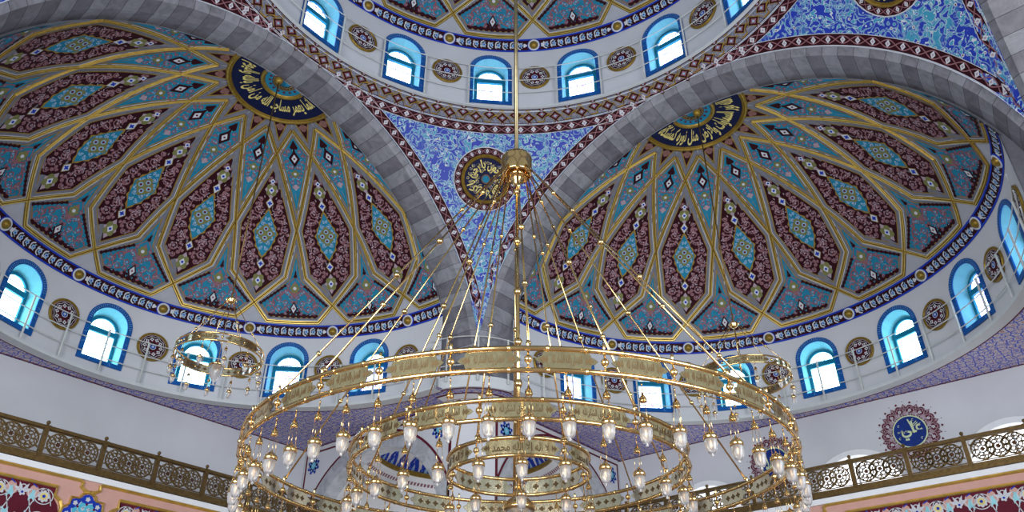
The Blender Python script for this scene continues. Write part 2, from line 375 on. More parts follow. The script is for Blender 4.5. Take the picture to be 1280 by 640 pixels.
# ------------------------------------------------------------------ painted domes
CELL = pi/8
def sph(R, az, e, h=0): return ((R-h)*cos(e)*cos(az), (R-h)*cos(e)*sin(az), (R-h)*sin(e))
def dome_meshes(R, fine=1.0):
    """one mesh for each kind of panel of the ribbed pattern, centred on azimuth 0"""
    f = lambda x, y, h: sph(R, -x/(R*max(.02, cos(y/R))), y/R, h)
    D = lambda a, e: (R*cos(radians(e))*radians(a), R*radians(e)); k = R/10.7
    out = {}
    pal_loz = dict(vine='mauve', flower=[('mauve_pale', 'maroon'), ('mauve', 'white_motif'), ('mauve_pale', 'blue')], leaf=['mauve', 'mauve_pale', 'mauve_pale'])
    pal_teal = dict(vine='rose', flower=[('sky_blue', 'dark_red'), ('mauve_pale', 'dark_red'), ('sky_blue', 'blue')], leaf=['sky_blue', 'rose', 'mauve', 'cyan'])
    pal_dia = dict(vine='sky_blue', flower=[('white_motif', 'dark_red'), ('sky_blue', 'blue')], leaf=['sky_blue', 'blue', 'white_motif'])
    def panel(P, c, base, in_=.27):
        o = Orn(); o.star(P, c, 'lavender', 1, .6, 3)
        o.ribbon(densify(offset(P, .095*k), .6), .03*k, 'white_motif', 2, True)
        q = offset(P, (in_-.04)*k); o.band(q, offset(P, in_*k), 'gold_line', 4, .5)
        q = offset(P, (in_-.005)*k); o.star(q, c, base, 3, .5, 4); return o, q
    # long dark lozenge
    P = [D(0, 68.7), D(11.25, 48.8), D(8.1, 36.6), D(0, 29.5), D(-8.1, 36.6), D(-11.25, 48.8)]
    o, q = panel(P, D(0, 47), 'maroon')
    dia = [D(0, 53.9), D(2.2, 51), D(4.35, 47.4), D(2.6, 43.6), D(0, 40.8), D(-2.6, 43.6), D(-4.35, 47.4), D(-2.2, 51)]
    dd = densify(dia, .17*k); sc = [(x+(.045*k if i % 2 else -.03*k)*(1 if x > 0 else -1 if x < 0 else 0), y) for i, (x, y) in enumerate(dd)]
    hl = [(0, R*radians(e), .42*k) for e in (58.6, 35.1)]+[(0, R*radians(e), .3*k) for e in (55.2, 39.4)]
    hl += [(x, y, .07*k) for x, y in densify(dia, .14)]+[(x*.6, y*.7+R*radians(47.3)*.3, .2*k) for x, y in densify(dia, .3)]+[(0, R*radians(e), .4*k) for e in (45, 47.3, 49.5)]
    o.scrolls(offset(q, .03), .055*k*fine, .23*k, pal_loz, 11, .055*k, 5, holes=hl, tries=420)
    o.star(sc, D(0, 47.3), 'gold_line', 5, .4, 3); o.star(offset(dia, .05*k), D(0, 47.3), 'teal', 6, .4, 3)
    o.scrolls(offset(dia, .07*k), .05*k, .15*k, pal_dia, 5, .032*k, 7, holes=[(0, R*radians(47.3), .30*k)], fill=60)
    for a, e in ((0, 48.5), (0, 46.1), (1.6, 47.3), (-1.6, 47.3)):
        o.lobes(D(a, e), .24*k, 'olive', 8, 4, .3); o.disc(D(a, e), .11*k, 'sky_blue', 9); o.disc(D(a, e), .06*k, 'dark_red', 10)
    for e, h in ((55.2, .30), (39.4, .27)):
        o.diamond(D(0, e), .19*k, h*k, 'gold_line', 7); o.diamond(D(0, e), .155*k, (h-.04)*k, 'white_motif', 8); o.lobes(D(0, e), .11*k, 'blue', 9, 4, .5)
    for e, h in ((58.7, .34), (35.1, .36)):
        o.diamond(D(0, e), .30*k, (h+.12)*k, 'mauve_pale', 7); o.lobes(D(0, e), h*k, 'olive', 8, 4, .35, pi/4, .8); o.diamond(D(0, e), .13*k, .18*k, 'white_motif', 9); o.disc(D(0, e), .06*k, 'blue', 10)
    o.diamond(D(0, 61.1), .12*k, .14*k, 'white_motif', 8); o.disc(D(0, 61.1), .05*k, 'blue', 9)
    out['lozenge'] = o.mesh('lozenge_panel', f)
    # teal fan panel at the foot
    P = [D(0, 48.8), D(3.15, 36.6), D(11.25, 29.5), D(7.05, 25.3), D(0, 25.3), D(-7.05, 25.3), D(-11.25, 29.5), D(-3.15, 36.6)]
    o, q = panel(P, D(0, 30.5), 'teal', .25); y0 = R*radians(27.0)
    for i in range(-14, 15):
        x = i*.085*k
        if abs(x) < 1.17*k: o.disc((x, y0-.01*k), .07*k if i % 3 else .12*k, 'maroon', 5, 6)
    for sg in (1, -1):
        for t in range(15):
            a, b = D(9.4*sg, 29.6), D(3.0*sg, 34.4); o.disc((a[0]+(b[0]-a[0])*t/14, a[1]+(b[1]-a[1])*t/14), (.055 if t % 2 else .08)*k, 'maroon', 5, 6)
        o.spiral((sg*.62*k, R*radians(29.7)), .46*k, pi/2, -sg, .06*k, 'mauve', 6, 1.1); o.spiral((sg*1.12*k, R*radians(28.5)), .26*k, 0, sg, .05*k, 'mauve', 6, 1.1)
        o.ribbon([(sg*t*.1*k, R*radians(31.8)+.28*k*sin(t*.5)) for t in range(0, 9)], .05*k, 'mauve', 6)
        o.ribbon([(sg*.33*k*sin(t*.42), R*radians(31.6)+t*.13*k) for t in range(0, 9)], .045*k, 'mauve', 6)
        for t in range(5): o.leaf((sg*.1*k, y0), pi/2-sg*(.5+.28*t), .34*k, .15*k, 'maroon', 6)
    o.scrolls(offset(q, .06), .08*k, .19*k, pal_teal, 3, .04*k, 7, holes=[(0, R*radians(28.6), .22*k), (0, R*radians(34), .22*k)])
    o.diamond(D(0, 28.7), .20*k, .34*k, 'maroon', 8); o.diamond(D(0, 28.8), .12*k, .22*k, 'white_motif', 9); o.disc(D(0, 28.8), .05*k, 'mauve', 10)
    o.diamond(D(0, 33.9), .22*k, .36*k, 'mauve', 8); o.lobes(D(0, 33.9), .24*k, 'olive', 9, 6, .3); o.disc(D(0, 33.9), .08*k, 'white_motif', 10)
    o.disc(D(0, 37.0), .085*k, 'maroon', 8); o.leaf(D(0, 36.4), pi/2, .4*k, .1*k, 'maroon', 8)
    out['fan'] = o.mesh('fan_panel', f)
    # teal kite near the crown
    P = [D(0, 75.8), D(11.25, 68.7), D(0, 48.8), D(-11.25, 68.7)]
    o, q = panel(P, D(0, 67), 'teal', .19)
    tip = [D(0, 73.0), D(3.0, 70.9), D(1.3, 70.2), D(0, 69.3), D(-1.3, 70.2), D(-3.0, 70.9)]
    o.scrolls(offset(q, .04), .07*k, .17*k, pal_teal, 21, .04*k, 5, holes=[(0, R*radians(68), .3*k), (0, R*radians(71.5), .25*k), (0, R*radians(64), .2*k)])
    o.star(tip, D(0, 71.3), 'maroon', 4, .5, 2); o.diamond(D(0, 67.9), .25*k, .44*k, 'maroon', 6); o.diamond(D(0, 67.9), .13*k, .22*k, 'white_motif', 7); o.disc(D(0, 67.9), .05*k, 'dark_red', 8)
    o.lobes(D(0, 63.8), .2*k, 'olive', 6, 4, .3); o.disc(D(0, 63.8), .07*k, 'white_motif', 7); o.lobes(D(0, 60.2), .14*k, 'mauve_pale', 6, 4, .3)
    for sg in (1, -1): o.spiral((sg*.36*k, R*radians(65.5)), .25*k, pi/2, -sg, .05*k, 'mauve', 6, 1); o.spiral((sg*.5*k, R*radians(69.2)), .2*k, 0, -sg, .05*k, 'mauve', 6, 1)
    out['kite'] = o.mesh('kite_panel', f)
    # small red triangle against the crown ring
    P = [D(9.9, 77.9), D(5, 77.9), D(0, 77.9), D(-5, 77.9), D(-9.9, 77.9), D(-11.2, 75.9), D(0, 68.7), D(11.2, 75.9)]
    o = Orn(); o.star(P, D(0, 75), 'lavender', 1, .6, 3)
    q = [D(8.0, 77.8), D(-8.0, 77.8), D(0, 72.0)]
    o.band(q, offset(q, .05*k), 'gold_line', 4); q = offset(q, .04*k); o.star(q, D(0, 76), 'maroon', 3, .4, 2)
    o.lobes(D(0, 76.4), .20*k, 'brown', 4, 4, .3); o.scrolls(offset(q, .03), .05*k, .12*k, dict(vine='mauve', flower=[('olive', 'mauve')], leaf=['mauve', 'olive']), 4, .035*k, 5)
    out['tri'] = o.mesh('triangle_panel', f)
    # raised gilt moulding of one cell
    mb = MB()
    def rib(pts):
        P = []
        for (a0, e0), (a1, e1) in zip(pts, pts[1:]):
            (x0, y0), (x1, y1) = D(a0, e0), D(a1, e1)
            n = 8; P += [(x0+(x1-x0)*t/n, y0+(y1-y0)*t/n) for t in range(n)]
        P.append(D(*pts[-1])); w = .085*k; rows = [[] for _ in range(7)]
        for i, p in enumerate(P):
            a, b = P[max(0, i-1)], P[min(len(P)-1, i+1)]; d = hypot(b[0]-a[0], b[1]-a[1]); nx, ny = -(b[1]-a[1])/d, (b[0]-a[0])/d
            for r, (t, h) in enumerate(((-1, .008), (-.75, .05), (-.35, .05), (0, .085), (.35, .05), (.75, .05), (1, .008))): rows[r].append(f(p[0]+nx*w*t, p[1]+ny*w*t, h*k))
        mb.grid(rows[:2], 'gold'); mb.grid(rows[1:3], 'gold_bright'); mb.grid(rows[2:5], 'gold'); mb.grid(rows[4:6], 'gold_bright'); mb.grid(rows[5:], 'gold')
    for sg in (1, -1):
        rib([(sg*11.25, 75.8), (0, 68.7)]); rib([(0, 68.7), (sg*11.25, 48.8), (sg*8.1, 36.6)] if 0 else [(0, 68.7), (sg*11.25, 48.8)])
        rib([(sg*11.25, 48.8), (sg*8.1, 36.6), (0, 29.5)]); rib([(0, 29.5), (sg*4.2, 25.3), (sg*11.25, 25.3)])
    out['rib'] = mb.mesh('gilt_moulding')
    # frieze cell with its stud position at both ends
    o = Orn(); e0, e1 = 21.3, 24.6; hb = R*radians(e1-e0)/2; yc = R*radians((e0+e1)/2); xw = R*cos(radians(23))*radians(11.25)
    n = 10
    for i in range(n):
        xa, xb = -xw+2*xw*i/n, -xw+2*xw*(i+1)/n
        o.poly([(xa, yc-hb), (xb, yc-hb), (xb, yc+hb), (xa, yc+hb)], 'maroon', 2)
        for s_ in (1, -1): o.poly([(xa, yc+s_*hb), (xb, yc+s_*hb), (xb, yc+s_*(hb-.075*k)), (xa, yc+s_*(hb-.075*k))], 'blue', 7)
    n = 9; lw = xw-.42*k
    for i in range(n):
        x = -lw+2*lw*(i+.5)/n
        o.spiral((x, yc), hb*.60, pi/2 if i % 2 else -pi/2, 1 if i % 2 else -1, .05*k, 'white_motif', 4, .9)
        o.lobes((x, yc), hb*.32, 'sky_blue', 5, 5, .35); o.disc((x, yc), hb*.12, 'blue', 6)
        for s_ in (1, -1): o.leaf((x-lw/n, yc+s_*hb*.12), s_*1.1, hb*.5, hb*.18, 'white_motif', 5); o.leaf((x+lw/n*.5, yc+s_*hb*.45), s_*.5+pi, hb*.35, hb*.14, 'sky_blue', 6)
    for s_ in (1, -1): o.lobes((s_*(lw+.02), yc), hb*.32, 'white_motif', 5, 3, .4)
    out['frieze'] = o.mesh('frieze_band', f)
    # gilt stud
    mb = MB(); c = Vector(sph(R, 0, radians(22.95), .0)); T = Matrix.Translation(c) @ (-c.normalized()).to_track_quat('Z', 'Y').to_matrix().to_4x4()
    mb.lathe([(.30*k, 0), (.30*k, .05), (.26*k, .07)], 'blue', 20, T); mb.lathe([(.27*k, .05), (.26*k, .09), (.20*k, .09), (.19*k, .06)], 'white_motif', 20, T)
    mb.lathe([(.19*k, .05), (.17*k, .13), (.12*k, .19), (.05*k, .22), (0.001, .225)], 'gold', 16, T); out['stud'] = mb.mesh('gilt_stud', True)
    return out
def crown(R, parent, half, verse):
    """round inscription at the top of a dome"""
    k = R/10.7; mb = MB(); a0, a1 = (-pi/2, pi/2) if half else (0, 2*pi); n = 48
    def ring(prof, m):
        mb.grid([[sph(R, a0+(a1-a0)*i/n, radians(e), h) for i in range(n+1)] for e, h in prof], m)
    ring([(77.6, .0), (77.75, .09), (78.1, .11), (78.35, .05), (78.6, .09), (78.8, .02)], 'gold')
    ring([(78.8, .03), (81, .03), (83, .03), (85, .03)], 'navy')
    ring([(84.75, .03), (84.9, .10), (85.3, .12), (85.6, .08), (85.8, .03)], 'gold')
    ring([(85.7, .04), (88, .04), (89.9, .04)], 'teal')
    mb.build('crown_medallion', parent, label='navy crown medallion with a gilt verse')
    f = lambda x, y, h: sph(R, -x/(R*max(.01, cos(y/R))), y/R, h+.03)
    o = Orn(); tr = text_tris(verse); A0, A1 = (-pi/2, pi/2) if half else (-pi, pi)
    for tri in tr:   # written round the ring, tops of the letters towards the centre
        o.items.append(([(None, A0*.97+(A1-A0)*.97*(x+.5), 79.3+(y+.5)*5.1) for x, y in tri], 'gold_text', 2))
    mb = MB()
    for pts, m, l in o.items: mb.face([sph(R, -a, radians(e), .035+l*.006) for _, a, e in pts], m)
    mb.build('gilt_verse', parent)
    mb = MB()
    for i in range(8 if half else 16):
        a = a0+(i+.5)*pi/8; e = radians(87.6)
        for (ee, rr, m, h) in ((87.9, .14, 'dark_red', .05), (87.9, .10, 'olive', .056), (87.9, .05, 'dark_red', .062), (86.75, .06, 'dark_red', .05)):
            c = Vector(sph(R, a, radians(ee), 0)); c2 = [(c.x+rr*k*cos(t*pi/3), c.y+rr*k*sin(t*pi/3), c.z-h) for t in range(6)]
            mb.face(c2, m)
    mb.build('rosette', parent)
def make_dome(name, loc, rz, R, half, verse, **tags):
    root = empty(name, loc, rz, kind='structure', **tags); M = dome_meshes(R)
    mb = MB(); n = 64 if half else 96; a0, a1 = (-pi/2, pi/2) if half else (0, 2*pi); e0 = asin(((16.88-ZC) if half else (28.32-CZC))/R)
    es = [e0+(pi/2-.002-e0)*i/22 for i in range(23)]
    mb.grid([[sph(R, a0+(a1-a0)*i/n, e, -.02) for i in range(n+1)] for e in es], 'dome_white'); mb.build('plaster_shell', root, True)
    loz = [(i+.5)*CELL-pi/2 for i in range(8)] if half else [(i+.5)*CELL for i in range(16)]
    fan = [i*CELL-pi/2 for i in range(1, 8)] if half else [i*CELL for i in range(16)]
    for a in loz:
        for k in ('lozenge', 'tri', 'rib', 'stud'): link({'lozenge': 'lozenge_panel', 'tri': 'triangle_panel', 'rib': 'gilt_moulding', 'stud': 'gilt_stud'}[k], M[k], root, None, a)
    for a in fan:
        for k in ('fan', 'kite', 'frieze'): link({'fan': 'fan_panel', 'kite': 'kite_panel', 'frieze': 'frieze_band'}[k], M[k], root, None, a)
    if half:      # panels cut in two by the arch
        for s_ in (1, -1):
            for k, nm in (('fan', 'fan_panel'), ('kite', 'kite_panel'), ('frieze', 'frieze_band')):
                me = M[k].copy(); bm = bmesh.new(); bm.from_mesh(me)
                bmesh.ops.bisect_plane(bm, geom=bm.verts[:]+bm.edges[:]+bm.faces[:], plane_co=(0, 0, 0), plane_no=(0, s_, 0), clear_outer=True)
                bm.to_mesh(me); bm.free(); link(nm, me, root, None, s_*pi/2)
    crown(R, root, half, verse); return root
make_dome('ceiling', (PC, 0, ZC), 0, RD, True, 'الله نور السماوات والارض مثل نوره كمشكاة',
          label='painted half dome to the right of the central pier', category='ceiling')
make_dome('ceiling', (0, PC, ZC), pi/2, RD, True, 'انما يعمر مساجد الله من امن بالله واليوم',
          label='painted half dome to the left of the central pier', category='ceiling')
make_dome('ceiling', (0, 0, CZC), 0, CR, False, 'قل هو الله احد الله الصمد لم يلد ولم يولد ولم يكن له كفوا احد',
          label='lower rim of the high painted central dome over the chandelier rod', category='ceiling')

# ------------------------------------------------------------------ drums with their windows
def arch_outline(hw, h, n=14):
    """closed outline from the sill, x right and y up, springing at h-hw"""
    return [(hw, 0), (hw, (h-hw)*.5)]+[(hw*cos(pi*i/n), h-hw+hw*sin(pi*i/n)) for i in range(n+1)]+[(-hw, (h-hw)*.5), (-hw, 0)]
WN = [0]
def window(r, c, az, z0, hw, h, pane, label, parent_kind='structure'):
    """a deep arched window with a blue tiled border; origin on the wall at the middle of its sill"""
    WN[0] += 1
    T = Matrix(((sin(az), 0, -cos(az), c[0]+r*cos(az)), (-cos(az), 0, -sin(az), c[1]+r*sin(az)), (0, 1, 0, z0), (0, 0, 0, 1)))
    root = bpy.data.objects.new('window_%d' % WN[0], None); COL.objects.link(root); root.matrix_world = T
    root['kind'] = 'structure'; root['label'] = label; root['category'] = 'window'
    key = (round(r, 2), hw, h, pane)
    if key not in WCACHE: WCACHE[key] = window_meshes(r, hw, h, pane)
    for nm, me in WCACHE[key]:
        o = link(nm, me, root)
    return root
WCACHE = {}
def window_meshes(r, hw, h, pane):
    bw = .195*hw/.965; iw = hw-bw; out = []; D = .58
    curve = lambda x, y, z: (x, y, z+(r-sqrt(r*r-x*x)))
    o = arch_outline(hw, h); i = [(x*iw/hw, bw+(y*(h-2*bw)/h)) for x, y in o]; i = arch_outline(iw, h-2*bw); i = [(x, y+bw) for x, y in i]
    mb = MB(); n = len(o)
    ro = [curve(x, y, .0) for x, y in o]; rf = [curve(x, y, .05) for x, y in o]; ri = [curve(x, y, .05) for x, y in i]; rb = [curve(x, y, 0) for x, y in i]
    for rows in (ro, rf, ri, rb): rows.append(rows[0])
    mb.grid([ro, rf, ri, rb], 'frame_blue')
    for k in range(n):       # little pale dots of the tiles
        for t in (.25, .75):
            a, b = ri[k], rf[k]; a2, b2 = ri[k+1], rf[k+1]
            for q in (.35, .68):
                p = [(a[j]+(b[j]-a[j])*q)*(1-t)+(a2[j]+(b2[j]-a2[j])*q)*t for j in range(3)]
                s_ = .018; mb.face([(p[0]-s_, p[1], p[2]+.004), (p[0], p[1]-s_, p[2]+.004), (p[0]+s_, p[1], p[2]+.004), (p[0], p[1]+s_, p[2]+.004)], 'sky_blue')
    out.append(('blue_border', mb.mesh('blue_border')))
    fw = iw*.89; fo = [(x*fw/iw, bw+(y-bw)*.91) for x, y in i]
    mb = MB(); a = [curve(x, y, 0) for x, y in i]; b = [(x, y, -D) for x, y in fo]
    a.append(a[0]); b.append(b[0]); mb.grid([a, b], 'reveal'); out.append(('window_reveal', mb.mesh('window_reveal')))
    gh = max(y for x, y in fo)-bw; t = .13
    go = [(x, y+bw) for x, y in arch_outline(fw, gh)]; gi = [(x, y+bw+t) for x, y in arch_outline(fw-t, gh-2*t)]
    mb = MB(); R1_ = [(x, y, -D+.02) for x, y in go]; R2_ = [(x, y, -D+.10) for x, y in go]; R3_ = [(x, y, -D+.10) for x, y in gi]; R4_ = [(x, y, -D) for x, y in gi]
    for q in (R1_, R2_, R3_, R4_): q.append(q[0])
    mb.grid([R1_, R2_, R3_, R4_], 'window_teal')
    ty = bw+gh-fw-.03
    mb.box((-fw+t*.5, ty-.12, -D), (fw-t*.5, ty+.11, -D+.13), 'window_teal')
    out.append(('window_frame', mb.mesh('window_frame')))
    mb = MB(); g = [(x, y, -D+.01) for x, y in gi]
    mb.face([p for p in g], pane); out.append(('pane', mb.mesh('pane')))
    return out
def drum(name, c, r, z0, z1, a_lo, n_sec, win_at, hw, zs, h, **tags):
    """cylinder wall cut round its windows; sectors are centred on multiples of CELL from a_lo"""
    mb = MB(); i = arch_outline(hw-.10, h-.10, 14); i = densify([(x, y+.05) for x, y in i], .3)
    sw = r*CELL/2; top, bot = z1-zs, z0-zs; cx, cy = 0, h*.5
    f = lambda s_, y, az: (c[0]+r*cos(az-s_/r), c[1]+r*sin(az-s_/r), zs+y)
    for k in range(n_sec):
        az = a_lo+k*CELL
        if k not in win_at:
            lo, hi = (-sw, sw)
            if name != 'wall_central_drum' and k == 0: hi = 0
            if name != 'wall_central_drum' and k == n_sec-1: lo = 0
            mb.grid([[f(lo+(hi-lo)*t/6, y, az) for t in range(7)] for y in (bot, top)], 'white'); continue
        ray = []
        for x, y in i:
            dx, dy = x-cx, y-cy; t = min((sw/abs(dx)) if dx else 9e9, ((top-cy)/dy) if dy > 0 else ((bot-cy)/dy) if dy < 0 else 9e9)
            ray.append((cx+dx*t, cy+dy*t))
        # corners
        ins = list(i); out = list(ray); cor = [(sw, bot), (sw, top), (-sw, top), (-sw, bot)]
        for q in cor:
            an = atan2(q[1]-cy, q[0]-cx)
            best = min(range(len(ray)), key=lambda j: abs((atan2(out[j][1]-cy, out[j][0]-cx)-an+pi) % (2*pi)-pi)); out[best] = q
        ins.append(ins[0]); out.append(out[0])
        mb.grid([[f(ins[j][0]*(1-t)+out[j][0]*t, ins[j][1]*(1-t)+out[j][1]*t, az) for j in range(len(ins))] for t in (0, .33, .66, 1)], 'white')
    return mb.build(name, kind='structure', **tags)
def roundel_mesh(k=1.0):
    mb = MB(); r = .66*k
    mb.lathe([(r, 0), (r, .05), (r*.97, .075), (r*.90, .075), (r*.87, .04), (r*.86, .05), (r*.84, .05)], 'gold', 32)
    mb.lathe([(r*.84, .03), (.001, .03)], 'mauve_pale', 32)
    o = Orn(); o.disc((0, 0), r*.80, 'maroon', 1, 32)
    for q in range(10):
        a = q*pi/5; c = (r*.52*cos(a), r*.52*sin(a)); o.lobes(c, r*.135, 'white_motif', 3, 4, .45, a); o.disc(c, r*.05, 'dark_red', 4, 6)
        b = a+pi/10; o.leaf((r*.26*cos(b), r*.26*sin(b)), b, r*.26, r*.13, 'dark_red', 3)
        P = [(r*(.74-.07*abs(t-3)/3)*cos(a+(t-3)*.1), r*(.74-.07*abs(t-3)/3)*sin(a+(t-3)*.1)) for t in range(7)]; o.ribbon(P, .02*k, 'white_motif', 3)
    o.disc((0, 0), r*.21, 'white_motif', 4, 16); o.disc((0, 0), r*.17, 'blue', 5, 16); o.lobes((0, 0), r*.11, 'sky_blue', 6, 8, .4); o.disc((0, 0), r*.05, 'white_motif', 7, 6)
    for pts, m, l in o.items: mb.face([(x, y, .035+l*.004) for x, y in pts], m)
    return mb.mesh('floral_roundel')
ROUND = roundel_mesh(1.0); ROUNDC = roundel_mesh(1.06)
def roundel(me, r, c, az, z, label, group):
    r -= .04
    T = Matrix(((sin(az), 0, -cos(az), c[0]+r*cos(az)), (-cos(az), 0, -sin(az), c[1]+r*sin(az)), (0, 1, 0, z), (0, 0, 0, 1)))
    o = bpy.data.objects.new('floral_roundel', me); COL.objects.link(o); o.matrix_world = T
    o['label'] = label; o['category'] = 'roundel'; o['group'] = group
for side, c, ax in (('right', (PC, 0), 0), ('left', (0, PC), pi/2)):
    drum('wall_drum_'+side, c, RB, HS, 16.91, ax-pi/2, 9, range(1, 8), .965, 13.88, 2.78, label='white window drum under the %s half dome' % side, category='wall')
    for k in range(1, 8):
        az = ax+pi/2-k*CELL if side == 'right' else ax-pi/2+k*CELL
        window(RB, c, az, 13.88, .965, 2.78, 'clear_pane' if k in (3, 4, 5) else 'lit_pane', 'blue-bordered arched window, %s from the central pier in the %s half dome' % (ORD[k], side))
    for k in range(8):
        az = ax+pi/2-(k+.5)*CELL if side == 'right' else ax-pi/2+(k+.5)*CELL
        roundel(ROUND, RB, c, az, 15.32, 'red and white floral roundel, %s from the central pier under the %s half dome' % (ORD[k+1], side), 'roundels under the %s half dome' % side)
drum('wall_central_drum', (0, 0), CDR, 24.5, 28.36, 0, 16, range(16), 1.0, 24.93, 3.1, label='white window drum under the central dome', category='wall')
for k in range(16):
    az = k*CELL; d = round((az-pi/4)/CELL); d = d if d <= 8 else d-16
    where = 'straight above the middle blue pendentive' if d == 0 else '%s to the %s of the one above the middle pendentive' % (ORD[abs(d)], 'left' if d > 0 else 'right')
    window(CDR, (0, 0), az, 24.93, 1.0, 3.1, 'lit_pane', 'arched window of the central dome, '+where)
    d = d+(1 if d >= 0 else 0)
    roundel(ROUNDC, CDR, (0, 0), az+CELL/2, 26.58, 'floral roundel of the central dome, %s to the %s of its middle window' % (ORD[abs(d)], 'left' if d > 0 else 'right'), 'roundels under the central dome')

# ------------------------------------------------------------------ arches, pendentives and the ring
def rot4(k): return Matrix.Rotation(k*pi/2, 4, 'Z')
def arch_wall(k, label):
    """voussoirs of one main arch: bright face, chamfer and deep soffit of alternating marble"""
    T = rot4(k); mb = MB(); n = 56
    prof = [(A, R1), (KP, KR), (11.7, FR+.02), (FP, FR), (FP+.02, FR-.02)]
    def pt(j, th):
        p, r = prof[j]; t0 = max(asin((HS-ZC)/r), acos(min(1, (p+.0)/r)) if r > p else 0)
        th = max(t0, min(pi-t0, th)); return T @ Vector((p, r*cos(th), ZC+r*sin(th)))
    for i in range(n):
        a, b = pi*i/n, pi*(i+1)/n; g = .0008; m = ('marble_pale', 'marble_dark')[i % 2] if i % 5 else 'marble_mid'
        for j in range(3):
            mm = 'marble_pale' if j == 0 and i % 2 == 0 else 'marble_mid' if j == 0 else m
            mb.face([pt(j, a+g), pt(j, b-g), pt(j+1, b-g), pt(j+1, a+g)], mm)
            for x, y in ((a-g, a+g),): mb.face([pt(j, x), pt(j, y), pt(j+1, y), pt(j+1, x)], 'joint')
    for i in range(n):   # white beading on the outer edge, gilt bead where the half dome begins
        a, b = pi*i/n, pi*(i+1)/n
        P = [T @ Vector((p, r*cos(t), ZC+r*sin(t))) for t in (a, b) for p, r in ((A-.01, R1+.03), (A-.03, R1-.03))]
        if R1*abs(cos((a+b)/2)) < A: mb.face([P[0], P[1], P[3], P[2]], 'white_motif')
    # closing wall between the arch and the half dome
    rows = [[], []]
    for i in range(97):
        z = HS-.0+0; th = pi*i/96; zz = max(HS, ZC+FR*sin(th)); q = FR*cos(th)
        rows[0].append(T @ Vector((FP-.01, q, zz)))
        q2 = RB*cos(th) if ZC+RD*sin(th) < 17.0 else RD*cos(th); z2 = max(HS, ZC+RD*sin(th))
        if abs(q) > RB and z2 < 17.05: q2 = RB*(1 if q > 0 else -1)
        rows[1].append(T @ Vector((FP-.03, q2, z2)))
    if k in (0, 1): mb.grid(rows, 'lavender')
    return mb.build('wall_arch', kind='structure', label=label, category='arch')
arch_wall(0, 'striped grey marble arch in front of the right half dome')
arch_wall(1, 'striped grey marble arch in front of the left half dome')
arch_wall(2, 'striped marble arch behind the camera on the left')
arch_wall(3, 'striped grey marble arch at the upper right corner of the view')
def pend(p, th, v=0):
    """point of the pendentive sphere in the plane at distance p, angle th along the arch"""
    r = sqrt(RS*RS-p*p); return Vector((p, r*cos(th), ZC+r*sin(th)))
def sphere_pt(rho, ph, h=0):
    v = Vector((rho*cos(ph), rho*sin(ph), sqrt(max(0, RS*RS-rho*rho)))); v *= (RS-h)/RS; return v+Vector((0, 0, ZC))
def vine_strip(f, L, n, w, l=2, ends=True):
    """dark red border with a mauve vine and cream flowers; f(s, v, h) with s along and v across in 0..1"""
    mb = MB()
    st = max(8, int(L/.25))
    mb.grid([[f(L*i/st, v, .012) for i in range(st+1)] for v in (0, .5, 1)], 'maroon')
    for v0, v1 in ((0, .05), (.95, 1)): mb.grid([[f(L*i/st, v, .02) for i in range(st+1)] for v in (v0, v1)], 'white_motif')
    o = Orn(); P = L/n
    for ph in (0, pi):
        pts = [(P*t/8, .5+.30*sin(2*pi*t/16+ph)) for t in range(8*n+1)]
        for a, b in zip(pts, pts[1:]): o.poly([(a[0], a[1]-.05), (b[0], b[1]-.05), (b[0], b[1]+.05), (a[0], a[1]+.05)], 'mauve', 3 if ph else 4)
    for i in range(n):
        c = P*(i+.5); y = .5
        r = .30
        o.poly([(c-r*w, y), (c, y-r), (c+r*w, y), (c, y+r)], 'pale_flower' if 0 else 'white_motif', 5)
        o.poly([(c-r*w*.45, y), (c, y-r*.45), (c+r*w*.45, y), (c, y+r*.45)], 'mauve_pale', 6)
    for pts, m, l in o.items: mb.face([f(x, y, .012+l*.004) for x, y in pts], m)
    return mb
